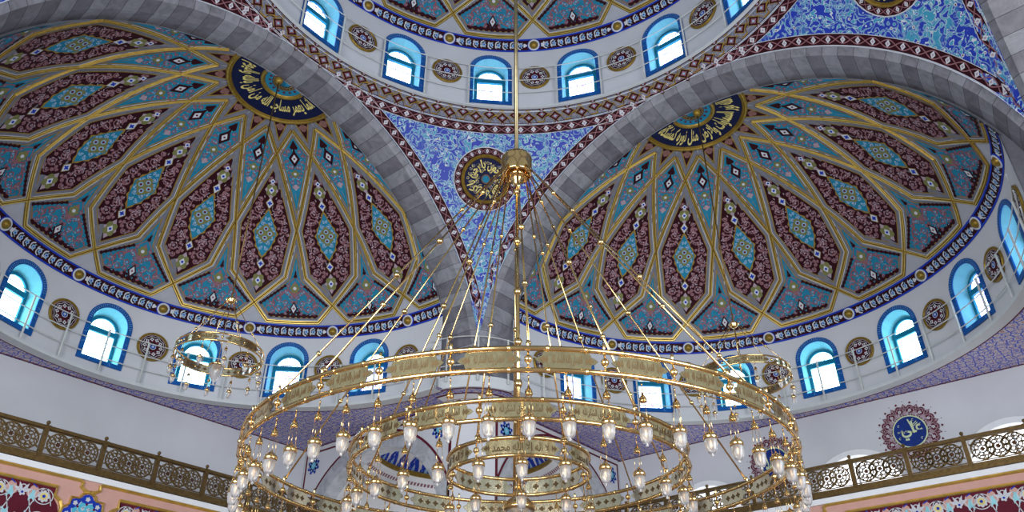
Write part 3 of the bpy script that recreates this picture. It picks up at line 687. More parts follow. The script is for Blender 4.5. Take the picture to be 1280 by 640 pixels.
def pendentive(k, label):
    root = empty('pendentive_wall', (0, 0, 0), 0, kind='structure', label=label, category='pendentive'); T = rot4(k)
    mb = MB(); n = 48; rows = []
    for i in range(n+1):
        ph = pi/2*i/n; c = max(cos(ph), sin(ph)); hi = min(RS, (A+.0)/c)
        rows.append([T @ sphere_pt(A+(hi-A)*t/14, ph) for t in range(15)])
    mb.grid(rows, 'arabesque_tile'); mb.build('tiled_field', root, True)
    w = .33
    for side in (0, 1):
        def f(s, v, h, side=side):
            p = A-.02-w*v; r = sqrt(RS*RS-p*p); t1 = acos(min(1, p/r))
            # run from the crown (q=0) down to the diagonal (q=p)
            th = max(t1, pi/2-s/R1); q = Vector((p, r*cos(th), r*sin(th))); q *= (RS-h)/RS
            if side: q = Vector((q.y, q.x, q.z))
            return T @ (q+Vector((0, 0, ZC)))
        LL = R1*(pi/2-acos(min(1, A/R1))); vine_strip(f, LL, 26, .33).build('vine_border', root)
    w2 = .30
    def g(s, v, h):
        ph = pi/2*s/(A*pi/2); c = max(cos(ph), sin(ph)); rho = min(A+.02+w2*v, (A-.02)/c); return T @ sphere_pt(rho, ph, h+.004)
    vine_strip(g, A*pi/2, 30, .4).build('vine_border', root)
    # round calligraphy medallion
    c = Vector(T @ (Vector((cos(radians(36.7))*cos(pi/4), cos(radians(36.7))*sin(pi/4), sin(radians(36.7))))))
    ctr = c*(RS-.02)+Vector((0, 0, ZC)); nrm = -c; xr = nrm.cross(Vector((0, 0, 1))).normalized()*-1; up = nrm.cross(xr); up = up if up.z > 0 else -up
    M = Matrix(((xr.x, up.x, nrm.x, ctr.x), (xr.y, up.y, nrm.y, ctr.y), (xr.z, up.z, nrm.z, ctr.z), (0, 0, 0, 1)))
    med = link('calligraphy_medallion', None, root); med.matrix_world = M
    mb = MB(); sag = lambda r: -(RS-sqrt(RS*RS-r*r))*-1
    ff = lambda s, v, h: (((1.44-.34*v)*cos(s)), ((1.44-.34*v)*sin(s)), sag(1.44-.34*v)+h+.005)
    L = 2*pi; vm = vine_strip(ff, L, 22, .2); vm.lathe([(1.465, .05), (1.46, .105), (1.435, .10)], 'white_motif', 48)
    vm.build('vine_ring', med)
    mb.lathe([(1.12, .02), (1.11, .16), (1.06, .20), (1.01, .14), (.98, .16), (.95, .07)], 'gold', 48)
    mb.lathe([(.96, .09), (.5, .08), (.001, .08)], 'navy', 48)
    mb.lathe([(.22, .09), (.21, .14), (.17, .14), (.16, .10)], 'brown', 24); mb.lathe([(.165, .11), (.001, .11)], 'teal', 16)
    mb.build('gilt_ring', med)
    o = Orn()
    for tri in text_tris('يا الله يا رحمن يا رحيم يا كريم'):
        o.items.append(([((.28+.62*(y+.5))*cos(pi/2-2*pi*x*.98), (.28+.62*(y+.5))*sin(pi/2-2*pi*x*.98)) for x, y in tri], 'gold_text', 2))
    pal = dict(vine='gold_text', flower=[('blue', 'gold_text')], leaf=['gold_text', 'blue'])
    ringp = [(.92*cos(t*pi/12), .92*sin(t*pi/12)) for t in range(24)]
    o.scrolls(ringp, .07, .11, pal, 2, .014, 1, sym=True, holes=[(0, 0, .3)], tries=40, fill=8)
    med2 = link('gilt_lettering', o.mesh('gilt_lettering', lambda x, y, h: (x, y, .09+h)), med)
pendentive(0, 'blue arabesque pendentive above the central pier')
pendentive(3, 'blue arabesque pendentive at the top right of the view')
pendentive(1, 'blue arabesque pendentive beyond the left arch')
def ring_band():
    root = empty('ring_wall', (0, 0, 0), 0, kind='structure', label='patterned band ringing the base of the central drum', category='wall')
    h0, h1 = ZC+R1, RINGZ
    def f(u, v, h=0):       # u in radians, v 0 below .. 1 above
        r = A+(RINGR-A)*v; z = h0+(h1-h0)*v; return ((r-h*.5)*cos(u), (r-h*.5)*sin(u), z-h*.85)
    mb = MB(); n = 192
    mb.grid([[f(2*pi*i/n, v) for i in range(n+1)] for v in (0, .5, 1)], 'brown_ground')
    mb.build('band', root)
    o = Orn(); N_ = 56; P = 2*pi/N_; k = .72/(P*10.6)
    for i in range(N_):
        x0 = i*P
        z = [(0, .12), (.18, .12), (.25, .42), (.40, .50), (.47, .86), (.60, .9), (.70, .60), (.86, .52), (.93, .18), (1, .12)]
        up = [(x0+P*a, b) for a, b in z]
        for a, b in zip(up, up[1:]):
            o.poly([(a[0], a[1]-.045), (b[0], b[1]-.045), (b[0], b[1]+.045), (a[0], a[1]+.045)], 'gold_line', 5)
            o.poly([(a[0]+P*.04, a[1]-.12), (b[0]+P*.04, b[1]-.12), (b[0]+P*.04, b[1]-.03), (a[0]+P*.04, a[1]-.03)], 'maroon', 4)
        for cx, cy, r in ((.52, .42, .30), (.02, .62, .30), (.02, .95, .16), (.5, .02, .16)):
            c = (x0+P*cx, cy); q = lambda s_: [(c[0]+s_*r*.74*P*cos(t*pi/4)*(.8 if t % 2 else 1.2), c[1]+s_*r*1.0*sin(t*pi/4)*(.8 if t % 2 else 1.25)) for t in range(8)]
            o.poly(q(1.0), 'gold_line', 5); o.poly(q(.86), 'maroon', 6); o.poly(q(.50), 'mauve', 7); o.poly(q(.22), 'sky_blue', 8)
        for t in range(7):
            o.poly([(x0+P*(.12+.13*t), .3+.4*((t*37) % 5)/5), (x0+P*(.16+.13*t), .26+.4*((t*37) % 5)/5), (x0+P*(.19+.13*t), .36+.4*((t*37) % 5)/5)], 'mauve_pale', 4)
    for i in range(n):
        for v0, v1, m in ((0, .035, 'white_motif'), (.955, 1, 'maroon'), (.035, .08, 'maroon')):
            o.poly([(2*pi*i/n, v0), (2*pi*(i+1)/n, v0), (2*pi*(i+1)/n, v1), (2*pi*i/n, v1)], m, 6)
    link('gilt_zigzag', o.mesh('gilt_zigzag', lambda u, v, h: f(u, v, h), .004), root)
    mb = MB(); rows = [[(r*cos(2*pi*i/n), r*sin(2*pi*i/n), z) for i in range(n+1)] for r, z in ((RINGR+.02, h1-.02), (RINGR-.14, h1-.02), (RINGR-.14, h1+.06), (RINGR-.03, h1+.06), (RINGR-.03, h1+.06), (CDR+.15, h1+.06))]
    mb.grid(rows, 'ledge_white'); mb.build('ledge', root)
mat('brown_ground', (0.21, 0.22, 0.28), .6, var=.35, scale=14)
ring_band()

def rail_run(name, pts, posts, height, label, group=None, r=.022):
    """cream tube railing following a curve: pts ledge line, posts indices"""
    root = empty(name, pts[posts[len(posts)//2]], 0, label=label, category='railing'); o0 = Vector(root.location)
    if group: root['group'] = group
    for i in posts:
        p = Vector(pts[i])-o0; mb = MB(); mb.tube([p, p+Vector((0, 0, height))], .042, 'pipe', 6); mb.build('post', root)
    for t in (1.0, .68, .36):
        mb = MB(); mb.tube([Vector(p)-o0+Vector((0, 0, height*t-.03)) for p in pts], r, 'pipe', 6); mb.build('rail', root)
    return root
def circ(c, r, a0, a1, n, z): return [(c[0]+r*cos(a0+(a1-a0)*i/n), c[1]+r*sin(a0+(a1-a0)*i/n), z) for i in range(n+1)]
rail_run('tube_railing', circ((0, 0), RINGR-.10, 0, 2*pi, 128, RINGZ+.1), list(range(2, 128, 4)), 2.4, 'white tube railing round the base of the central dome')
# half dome ledges continue round the central pier
PCX = 12.75; PR = 2.9
def ledge_line(r, z, n=72):
    """plan line of the ledge from the far end of the right bay round the pier to the far end of the left bay"""
    d = RLG-r; P = circ((PC, 0), r, -pi/2, pi/2, n, z)
    q = circ((PCX, PCX), PR+d, -pi/2-.02, -pi-.02+.04, 20, z)
    P2 = circ((0, PC), r, 0, pi, n, z)
    return P, q, P2
for side, idx in (('right', 0), ('left', 2)):
    P = ledge_line(RLG-.33, HS+.1)[idx]
    rail_run('tube_railing', P, list(range(4, 72, 4)) if idx == 0 else list(range(4, 72, 4)), 1.95, 'white tube railing before the windows of the %s half dome' % side)
q = ledge_line(RLG-.1, HS+.25)[1]
rail_run('tube_railing', q, [4, 10, 16], 2.1, 'short curved tube railing round the central pier')

# ------------------------------------------------------------------ soffit with tiles, pier, bay walls
def tile_mat():
    """cream tiles with blue scroll rows and ochre buds inside a blue net"""
    m, nt, b = nodes('soffit_tile'); L = nt.links.new; b.inputs['Roughness'].default_value = .45
    tc = N(nt, 'ShaderNodeTexCoord')
    v = N(nt, 'ShaderNodeTexVoronoi', in_Scale=3.1, feature='DISTANCE_TO_EDGE'); v.inputs['Randomness'].default_value = .55; L(tc.outputs['Object'], v.inputs['Vector'])
    def ramp(src, stops):
        r = N(nt, 'ShaderNodeValToRGB'); r.color_ramp.interpolation = 'CONSTANT'; e = r.color_ramp.elements
        e[0].position, e[0].color = stops[0][0], (*stops[0][1], 1); e[1].position, e[1].color = stops[1][0], (*stops[1][1], 1)
        for p, c in stops[2:]: x = e.new(p); x.color = (*c, 1)
        L(src, r.inputs[0]); return r.outputs[0]
    blue, cream, och = (.02, .04, .48), (.56, .51, .55), (.45, .20, .12)
    a = ramp(v.outputs['Distance'], [(0, blue), (.085, cream), (.25, och), (.31, cream)])
    n = N(nt, 'ShaderNodeTexNoise', in_Scale=4.6, in_Detail=.6, in_Distortion=1.2); L(tc.outputs['Object'], n.inputs['Vector'])
    c = ramp(n.outputs['Fac'], [(0, (0, 0, 0)), (.49, (1, 1, 1)), (.60, (0, 0, 0))])
    n3 = N(nt, 'ShaderNodeTexNoise', in_Scale=16, in_Detail=.6); L(tc.outputs['Object'], n3.inputs['Vector'])
    d = ramp(n3.outputs['Fac'], [(0, blue), (.50, cream), (.58, (.28, .12, .16)), (.66, cream)])
    mx = N(nt, 'ShaderNodeMix', data_type='RGBA'); L(c, mx.inputs[0]); L(a, mx.inputs[6]); L(d, mx.inputs[7]); L(mx.outputs[2], b.inputs['Base Color'])
tile_mat()
def bay(k, side):
    """straight walls and tiled soffit of one half dome bay; k rotates the right bay onto the left one"""
    T = Matrix.Identity(4) if k == 0 else Matrix(((0, 1, 0, 0), (1, 0, 0, 0), (0, 0, 1, 0), (0, 0, 0, 1)))   # mirror across the diagonal
    t = lambda x, y, z: T @ Vector((x, y, z))
    # tiled soffit between the round ledge and the rectangle, pier side is +y
    mb = MB(); rows = [[], []]; n = 96
    for i in range(n+1):
        a = -pi/2+pi*i/n; x, y = PC+RLG*cos(a), RLG*sin(a); rows[0].append(t(x, y, HS))
        dx, dy = cos(a), sin(a); s_ = min((BK-PC)/dx if dx > 1e-6 else 9e9, WB/abs(dy) if abs(dy) > 1e-6 else 9e9); s2 = s_*1.0
        rows[1].append(t(PC+dx*s2, dy*s2, HS))
    # insert true corners
    for sg in (1, -1):
        an = atan2(sg*WB, BK-PC); j = round((an+pi/2)/pi*n); rows[1][j] = t(BK, sg*WB, HS)
    mb.grid(rows, 'soffit_tile')
    o = mb.build('ceiling_soffit', kind='structure', label='flat blue tiled soffit under the %s half dome' % side, category='soffit')
    mb = MB()
    for r0, r1, m in ((RLG, RLG+.07, 'white_motif'), (RLG+.07, RLG+.14, 'dark_red')):
        mb.grid([[t(PC+r*cos(-pi/2+pi*i/n), r*sin(-pi/2+pi*i/n), HS-.006) for i in range(n+1)] for r in (r0, r1)], m)
    for (x0, y0, x1, y1) in ((BK-.16, -WB, BK-.08, WB), (PC, WB-.16, BK, WB-.08), (PC, -WB+.08, BK, -WB+.16)): mb.box((x0, y0, HS-.012), (x1, y1, HS-.004), 'dark_red', T)
    mb.build('red_line', o)
    mb = MB(); z0 = HS-.01
    mb.grid([[t(PC+r*cos(-pi/2+pi*i/n), r*sin(-pi/2+pi*i/n), z) for i in range(n+1)] for r, z in ((RB+.02, HS-.005), (RLG, HS-.005)) ], 'ledge_white')
    mb.grid([[t(PC+r*cos(-pi/2+pi*i/n), r*sin(-pi/2+pi*i/n), z) for i in range(n+1)] for r, z in ((RB-.32, HS-.0), (RLG+.01, HS-.01))], 'ledge_white')
    mb.grid([[t(PC+r*cos(-pi/2+pi*i/n), r*sin(-pi/2+pi*i/n), z) for i in range(n+1)] for r, z in ((RB-.32, HS), (RB-.32, HS+.14), (RB, HS+.14))], 'ledge_white')
    mb.build('ledge', o)
    # back wall
    mb = MB()
    if side == 'left': mb.grid([[t(BK, -WB+x*(22.9+WB)/6, z) for x in range(7)] for z in (-1.6, HS+.3)], 'white')
    else:      # cut round its three wide arched windows
        wins = [(6.75, 2.0), (-.3, 2.0), (-6.4, 2.0)]; y = 22.9; z1 = HS+.3
        for c, r in wins:
            mb.box((BK, c+r+.0, -1.6), (BK+.02, y, z1), 'white', T); y = c-r
            P = [(c+r*cos(pi*i/24), 9.28+r*sin(pi*i/24)) for i in range(25)]
            mb.grid([[t(BK, a, b) for a, b in P], [t(BK, a, z1) for a, b in P]], 'white')
            mb.box((BK, c-r, -1.6), (BK+.02, c+r, 8.6), 'white', T)
        mb.box((BK, -WB, -1.6), (BK+.02, y, z1), 'white', T)
    mb.build('wall_back_'+side, kind='structure', label='plain white back wall of the %s bay' % side, category='wall')
    # side walls with the big arch into the corner bay (pier side) and a plain one opposite
    for sg, nm in ((1, 'inner'), (-1, 'outer')):
        mb = MB(); AC, AR, AZ0, IR = 17.6, 5.2, 7.93, 4.45; y = sg*WB
        lo, hi = (12.75 if sg == 1 else 12.4), BK
        P = []
        for i in range(41):
            th = pi*i/40; x = AC-AR*cos(th); P.append((max(lo, min(hi, x)), AZ0+AR*sin(th)))
        mb.grid([[t(x, y, z) for x, z in P], [t(x, y, HS) for x, z in P]], 'white')
        mb.box((AC-IR-.02-.0, y, -1.6), (lo, y+.02*sg, AZ0+1.9), 'white', T) if 0 else None
        # stone archivolt and reveal
        rows = [[], [], [], []]
        for i in range(41):
            th = pi*i/40
            for j, (r, d) in enumerate(((AR-.06, -.03), (IR, -.03), (IR-.05, .0), (IR-.05, .75))):
                rows[j].append(t(max(lo, min(hi, AC-r*cos(th))), y+d*sg, AZ0+r*sin(th)))
        mb.grid(rows, 'marble_light')
        for x0, x1 in ((lo, AC-IR+.0), (AC+IR, hi)):
            mb.box((x0, y-.03*sg if sg == 1 else y, -1.6), (x1, (y if sg == 1 else y+.03), AZ0+.02), 'marble_light', T); mb.box((x0, y, -1.6), (x1, y+.75*sg, AZ0), 'marble_light', T)
        w = mb.build('wall_side_%s_%s' % (nm, side), kind='structure', label='white side wall with a stone arch, %s side of the %s bay' % (nm, side), category='wall')
        rows = [[t(max(lo, min(hi, AC-r*cos(pi*i/40))), y-.035*sg, AZ0+r*sin(pi*i/40)) for i in range(41)] for r in (AR-.07, AR+.04)]
        mb = MB(); mb.grid(rows, 'dark_red')
        for a0, a1, b0, b1 in ((lo+.06, lo+.14, 0, HS-.2), (hi-.30, hi-.22, 0, HS-.2)): mb.box((a0, y-.02*sg-.01, b0), (a1, y-.02*sg+.01, b1), 'dark_red', T)
        mb.box((lo+.06, y-.02*sg-.01, HS-.28), (hi-.22, y-.02*sg+.01, HS-.2), 'dark_red', T); mb.build('red_line', w)
        for fx, fz in ((22.05, 12.45), (13.5, 12.35)):
            o = Orn()
            for q_ in range(8):
                a = q_*pi/4+pi/8; o.lobes((.28*cos(a), .28*sin(a)), .17, 'blue', 2, 3, .5, a); o.disc((.27*cos(a), .27*sin(a)), .05, 'sky_blue', 3, 6); o.disc((.42*cos(a), .42*sin(a)), .035, 'blue', 2, 5)
            o.disc((0, 0), .17, 'cyan', 3, 8); o.lobes((0, 0), .1, 'sky_blue', 4, 4, .4)
            link('blue_flower', o.mesh('blue_flower', lambda x, z, h: t(fx+x, y-.01*sg-h*sg, fz+z)), w)
    # lower wall pieces beside the arch openings are open galleries
bay(0, 'right'); bay(1, 'left')
def pier():
    mb = MB(); n = 24; Z = HS
    # curved ledge wall round the pier
    a = [(-pi/2-.02)-(pi/2)*i/n for i in range(n+1)]
    lo = [(PCX+PR*cos(t), PCX+PR*sin(t)) for t in a]
    e0, e1 = (PC-.1, RB-.30), (RB-.30, PC-.1)
    line = [e0]+lo[1:-1]+[e1]
    # stone behind the ledge
    mb.grid([[Vector((x, y, z)) for x, y in line] for z in (Z, Z+.52)], 'ledge_white')
    top = [[Vector((x, y, Z+.52)) for x, y in line], [Vector((min(x+1.5, 14), min(y+1.5, 14), Z+.52)) for x, y in line]]
    mb.grid(top, 'ledge_white')
    o = mb.build('pier_wall', kind='structure', label='grey ledge and pale pier between the two half domes', category='pier')
    # soffit under it, tiled rim and white middle
    mb = MB(); inn = lambda k: [(x+(13.2-x)*k, y+(13.2-y)*k) for x, y in lo]
    for k0, k1, m, z in ((0, .025, 'white_motif', Z), (.025, .06, 'dark_red', Z), (.06, .17, 'soffit_tile', Z), (.17, .21, 'dark_red', Z), (.21, .36, 'bright_white', Z), (.36, .375, 'gold_line', Z), (.375, 1, 'bright_white', Z)):
        mb.grid([[Vector((x, y, z-.004)) for x, y in inn(k0)], [Vector((x, y, z-.004)) for x, y in inn(k1)]], m)
    mb.box((12.0, 9.7, Z+.001), (14, 14, Z+.01), 'soffit_tile'); mb.box((9.7, 12.0, Z+.001), (12.0, 14, Z+.01), 'soffit_tile')
    mb.build('tiled_rim', o)
    mb = MB(); c0, c1 = 12.75, WB
    P = [(c1, c0), (c0, c1)]
    mb.grid([[Vector((x, y, z)) for x, y in P] for z in (-1.6, Z)], 'white'); mb.build('pier_shaft', o)
    mb = MB()
    for s_, m in ((0, 0), (1, 0)):
        for q in (c0+.04,):
            x, y = (c1, q) if s_ else (q, c1); mb.box((x-.03, y-.04, -1.6), (x+.03, y+.04, Z-.1), 'dark_red')
    mb.build('red_line', o)
pier()
# corner bay behind the pier with its small dome
def corner_bay():
    cx = 17.6; H = 5.2; zc = 8.1; rs = H*sqrt(2); rr = 4.8
    mb = MB(); n = 96; rows = []
    for i in range(n+1):
        ph = 2*pi*i/n; c = max(abs(cos(ph)), abs(sin(ph))); hi = min(H/c, rs*.9999)
        rows.append([(cx+r*cos(ph), cx+r*sin(ph), zc+sqrt(rs*rs-r*r)) for r in [rr+(hi-rr)*t/8 for t in range(9)]])
    mb.grid(rows, 'bright_white')
    zr = zc+sqrt(rs*rs-rr*rr)
    mb.grid([[(cx+r*cos(2*pi*i/n), cx+r*sin(2*pi*i/n), z) for i in range(n+1)] for r, z in ((rr, zr), (rr-.06, zr+.02), (rr-.06, zr+.26), (rr, zr+.30))], 'gold')
    Rr = 5.4; e0 = acos(rr/Rr); dz = zr+.30-Rr*sin(e0)
    f = lambda u, e, h=0: (cx+(Rr-h)*cos(e)*cos(u), cx+(Rr-h)*cos(e)*sin(u), dz+(Rr-h)*sin(e))
    mb.grid([[f(2*pi*i/n, e0+(pi/2-e0)*j/10) for i in range(n+1)] for j in range(11)], 'bright_white')
    o = mb.build('ceiling_corner_dome', kind='structure', label='small white dome with blue floral rim behind the side arches', category='ceiling')
    q = Orn(); M = 36
    for i in range(M):
        u = 2*pi*i/M; s_ = 2*pi/M/2
        for j, (dw, hh, m) in enumerate(((.90, .23, 'blue'), (.64, .165, 'sky_blue'), (.50, .14, 'blue'), (.24, .075, 'sky_blue'))):
            P = [(u-s_*dw, e0), (u-s_*dw*.85, e0+hh*.35), (u-s_*dw*.35, e0+hh*.6), (u, e0+hh*1.05), (u+s_*dw*.35, e0+hh*.6), (u+s_*dw*.85, e0+hh*.35), (u+s_*dw, e0)]
            q.poly(P, m, 2+j)
        for t in range(7): q.poly([(u+s_*(t/3.5-1), e0+.03+.05*(t % 3)), (u+s_*(t/3.5-.93), e0+.07+.05*(t % 3)), (u+s_*(t/3.5-.86), e0+.03+.05*(t % 3))], 'white_motif', 7)
    link('blue_floral_rim', q.mesh('blue_floral_rim', lambda u, e, h: f(u, e, h)), o)
    mb = MB()
    for r in (rr+.25, rr+.62, rr+1.05):
        for i in range(150):
            a, b = 2*pi*i/150, 2*pi*(i+.62)/150; P = []
            for u, r2 in ((a, r), (b, r), (b, r+.14), (a, r+.14)):
                if r2*max(abs(cos(u)), abs(sin(u))) > H: P = None; break
                P.append((cx+r2*cos(u), cx+r2*sin(u), zc+sqrt(rs*rs-r2*r2)-.012))
            if P: mb.face(P, 'mauve')
    mb.build('pink_beading', o)
    mb = MB()
    for x0, y0, x1, y1 in ((12.2, BK-.03, BK, BK+.05), (BK-.03, 12.2, BK+.05, BK)): mb.box((x0, y0, -1.6), (x1, y1, 13.9), 'bright_white')
    for x0, y0, x1, y1 in ((14.6, BK-.12, 20.4, BK-.05), (BK-.12, 14.6, BK-.05, 20.4)): mb.box((x0, y0, 3.0), (x1, y1, 8.2), 'gallery_pane')  # glowing panels added low on the walls to brighten the dark corner bay
    mb.build('wall_corner_bay', kind='structure', label='white outer walls of the corner bay', category='wall')
corner_bay()
mb = MB(); mb.box((-34, -34, -1.9), (24, 24, -1.6), 'floor'); mb.build('floor', kind='structure', label='red carpeted floor of the hall', category='floor')

# ------------------------------------------------------------------ galleries along the back walls
def lattice_panel(w, h):
    """bronze openwork of interlaced circles round three stars; x along, z up, origin at the lower left"""
    mb = MB(); d = .02
    def ring(cx, cz, r, t, n=20, m='bronze'):
        for i in range(n):
            a, b = 2*pi*i/n, 2*pi*(i+1)/n
            P = [(cx+q*cos(u), cz+q*sin(u)) for u, q in ((a, r-t), (b, r-t), (b, r+t), (a, r+t))]
            if all(0 <= x <= w and 0 <= z <= h for x, z in P):
                mb.face([(x, -d, z) for x, z in P], m); mb.face([(x, d, z) for x, z in P][::-1], m)
    for c in (-1, 0, 1):
        cx, cz = w/2+c*w*.27, h/2
        for k in range(8):
            a = k*pi/4+pi/8; ring(cx+.235*cos(a), cz+.235*sin(a), .115, .013, 14)
        ring(cx, cz, .36, .019, 28); ring(cx, cz, .13, .014); ring(cx, cz, .25, .012, 24)
        P = [((.10 if k % 2 else .055)*cos(k*pi/6+pi/2), (.10 if k % 2 else .055)*sin(k*pi/6+pi/2)) for k in range(12)]
        for k in range(12):
            mb.face([(cx, -d-.004, cz), (cx+P[k][0], -d-.004, cz+P[k][1]), (cx+P[(k+1) % 12][0], -d-.004, cz+P[(k+1) % 12][1])], 'star_bronze')
            mb.face([(cx, d+.004, cz), (cx+P[k][0], d+.004, cz+P[k][1]), (cx+P[(k+1) % 12][0], d+.004, cz+P[(k+1) % 12][1])], 'star_bronze')
    for i in range(7):
        for j in (0, 1): ring(w*(i+.5)/7, h*(.07+.86*j), .15, .010, 16)
    for i in (0, 1): ring(w*i, h/2, .2, .012, 18)
    mb.box((0, -d, 0), (w, d, .03), 'bronze'); mb.box((0, -d, h-.03), (w, d, h), 'bronze')
    return mb.mesh('lattice_panel')
mat('star_bronze', (0.10, 0.045, 0.02), .5, .4)
def post_mesh():
    mb = MB(); mb.box((-.075, -.075, 0), (.075, .075, 1.12), 'bronze'); mb.box((-.045, -.085, .08), (.045, -.074, 1.0), 'bronze')
    mb.box((-.095, -.095, 1.12), (.095, .095, 1.17), 'bronze'); mb.lathe([(.03, 1.17), (.04, 1.19), (.03, 1.21), (.055, 1.24), (.07, 1.28), (.055, 1.325), (.015, 1.35), (0.001, 1.36)], 'bronze', 12)
    return mb.mesh('post')
LP = None
def gallery(side):
    global LP
    right = side == 'right'
    T = Matrix.Identity(4) if not right else Matrix(((0, 1, 0, 0), (1, 0, 0, 0), (0, 0, 1, 0), (0, 0, 0, 1)))
    # local frame: x along the gallery, y outwards to the back wall, z up
    step = 2.04 if not right else 1.985; x0 = (-.36) if not right else -1.35
    xs = [x0+step*k for k in range(-5, 7)]; xs = [x for x in xs if abs(x) < WB-.1]
    base = 8.62
    if LP is None: LP = {}
    LP[side] = lattice_panel(step-.15, .82); pm = post_mesh()
    root = empty('gallery_railing', T @ Vector((x0, GP, base)), 0, label=('dark bronze openwork gallery railing on the left' if not right else 'pale bronze openwork gallery railing before the bright windows'), category='railing')
    def child(nm, me, x, z):
        o = bpy.data.objects.new(nm, me); COL.objects.link(o); o.parent = root
        o.matrix_local = Matrix.Translation(T @ Vector((x-x0, 0, z))) @ T; return o
    for x in xs: child('post', pm, x, -.12)
    for x in xs[:-1]: child('lattice_panel', LP[side], x+.075, .10)
    L0, L1 = -WB-x0, WB-x0
    mb = MB(); mb.box((L0, -.08, .93), (L1, .08, 1.0), 'bronze', T); mb.box((L0, -.05, 1.0), (L1, .05, 1.05), 'bronze', T); mb.build('top_rail', root)
    mb = MB(); mb.box((L0, -.09, -.18), (L1, .09, -.06), 'bronze', T); mb.box((L0, -.05, -.06), (L1, .05, .07), 'bronze', T); mb.build('bottom_rail', root)
    # slab and front with gilt mouldings
    mb = MB(); mb.box((-WB, GP-.12, 8.20), (WB, BK, 8.40), 'bright_white', T); mb.box((-WB, GP, 5.0), (WB, GP+.25, 8.2), 'pink', T)
    fr = mb.build('wall_gallery_front_'+side, kind='structure', label='pink gallery front with gilt mouldings in the %s bay' % side, category='wall')
    sx = -.42 if not right else .28; sz = 7.03
    def gilt(name, pts, w=.12, parent=fr):
        mb = MB(); P = [Vector((x, 0, z)) for x, z in pts]
        rows = []
        n = len(P)
        for t, h in ((-1, 0), (-.8, .06), (-.2, .09), (.2, .05), (.6, .07), (1, 0)):
            row = []
            for i in range(n):
                a, b = P[max(0, i-1)], P[min(n-1, i+1)]; d = (b-a).normalized(); nx, nz = -d.z, d.x
                row.append(T @ Vector((P[i].x+nx*w/2*t, GP-.005-h, P[i].z+nz*w/2*t)))
            rows.append(row)
        mb.grid(rows, 'gold_bright'); return mb.build(name, parent)
    zt, zp = 8.17, 7.80; zb = 2*sz-zp; zbb = 2*sz-zt
    for sg in (1, -1):
        X = lambda a: sx+sg*a
        gilt('gilt_moulding', [(X(WB-abs(sx)), zt), (X(.42), zt), (X(.30), zt-.06), (X(.33), zt-.20), (X(.18), zt-.30), (X(.02), zt-.32)])
        P = [(X(WB-abs(sx)-.1), zp), (X(1.08), zp), (X(1.10), zp-.28), (X(.88), zp-.42), (X(.78), zp-.62), (X(.78), sz), (X(.88), zb+.42), (X(1.1), zb+.28), (X(1.08), zb), (X(WB-abs(sx)-.1), zb)]
        gilt('gilt_moulding', P)
        Q = [(X(.66), sz+.45), (X(.66), sz+.62), (X(.50), sz+.62), (X(.36), sz+.62), (X(.25), sz+.80), (X(0), sz+.90)]
        Q = [(X(0), sz+.80), (X(.22), sz+.72), (X(.30), sz+.56), (X(.55), sz+.56), (X(.57), sz+.30), (X(.74), sz+.20), (X(.80), sz), (X(.74), sz-.2), (X(.57), sz-.3), (X(.55), sz-.56), (X(.3), sz-.56), (X(.22), sz-.72), (X(0), sz-.8)]
        gilt('gilt_moulding', Q, .08)
        # maroon floral field
        a0, a1 = 1.12, WB-abs(sx)-.1; o = Orn(); z0, z1 = zb+.04, zp-.05; P_ = 1.38; zc_ = (z0+z1)/2; hh = (z1-z0)/2
        n = int((a1-a0)/.5); o.poly([(a0, z0), (a1, z0), (a1, z1), (a0, z1)], 'dark_red', 1)
        o.poly([(a0, z0+.2), (a0, z1-.3), (.92, zc_+.2), (.84, zc_), (.92, zc_-.2)], 'dark_red', 1)
        m = int((a1-a0)/(P_/2))
        for i in range(m):
            c = a0+.30+i*P_/2; big = i % 2 == 0
            if c > a1-.4: break
            for sz_ in (1, -1):
                zt_ = zc_+sz_*hh*.52
                if big:
                    o.lobes((c, zt_), .20, 'white_motif', 4, 8, .25); o.lobes((c, zt_), .13, 'gold_text', 5, 8, .3); o.disc((c, zt_), .055, 'blue', 6)
                else:
                    o.lobes((c, zt_), .12, 'white_motif', 4, 5, .4); o.disc((c, zt_), .04, 'blue', 6)
                    for t in (.5, 1.1, 2.04, 2.64): o.leaf((c, zt_), t*sz_, .34, .10, 'white_motif', 3)
                o.lobes((c+P_/4, zc_+sz_*hh*.62), .22, 'pink', 2, 3, .3, sz_*pi/2); o.leaf((c+P_/4-.1, zc_+sz_*hh*.2), sz_*1.2, .42, .14, 'sky_cyan', 3); o.leaf((c+P_/4+.1, zc_+sz_*hh*.2), sz_*1.9, .42, .14, 'sky_cyan', 3.5)
                o.poly([(c+P_/4-.02+.1, zc_+sz_*hh*.93), (c+P_/4+.08, zc_+sz_*hh*.99), (c+P_/4-.08, zc_+sz_*hh*.86), (c+P_/4-.06, zc_+sz_*hh*.82)], 'blue', 5)
        X1 = a0+.30+(m-1)*P_/2
        for ph in (0, pi):
            pts = [(a0+(X1-a0)*t/240, zc_+hh*.86*sin(2*pi*((X1-a0)*t/240-.30)/P_+ph+pi/2)) for t in range(241)]; o.ribbon(pts, .03, 'white_motif', 4)
            for i in range(0, m, 2):
                c = a0+.30+i*P_/2
                if c < a1-.4: o.ribbon([(c+.29*cos(pi*t/14), zc_+(1 if ph else -1)*hh*.52+.25*sin(pi*t/14)) for t in range(28)], .028, 'white_motif', 4, True)
        link('floral_panel', o.mesh('floral_panel', lambda x, z, h: T @ Vector((X(x), GP-.008-h, z))), fr)
    o = Orn()
    S_ = [(.62 if k % 2 == 0 else .44) for k in range(16)]
    star = [(.0+.66*cos(k*pi/4)*1.0, .66*sin(k*pi/4)) for k in range(8)]
    P = []
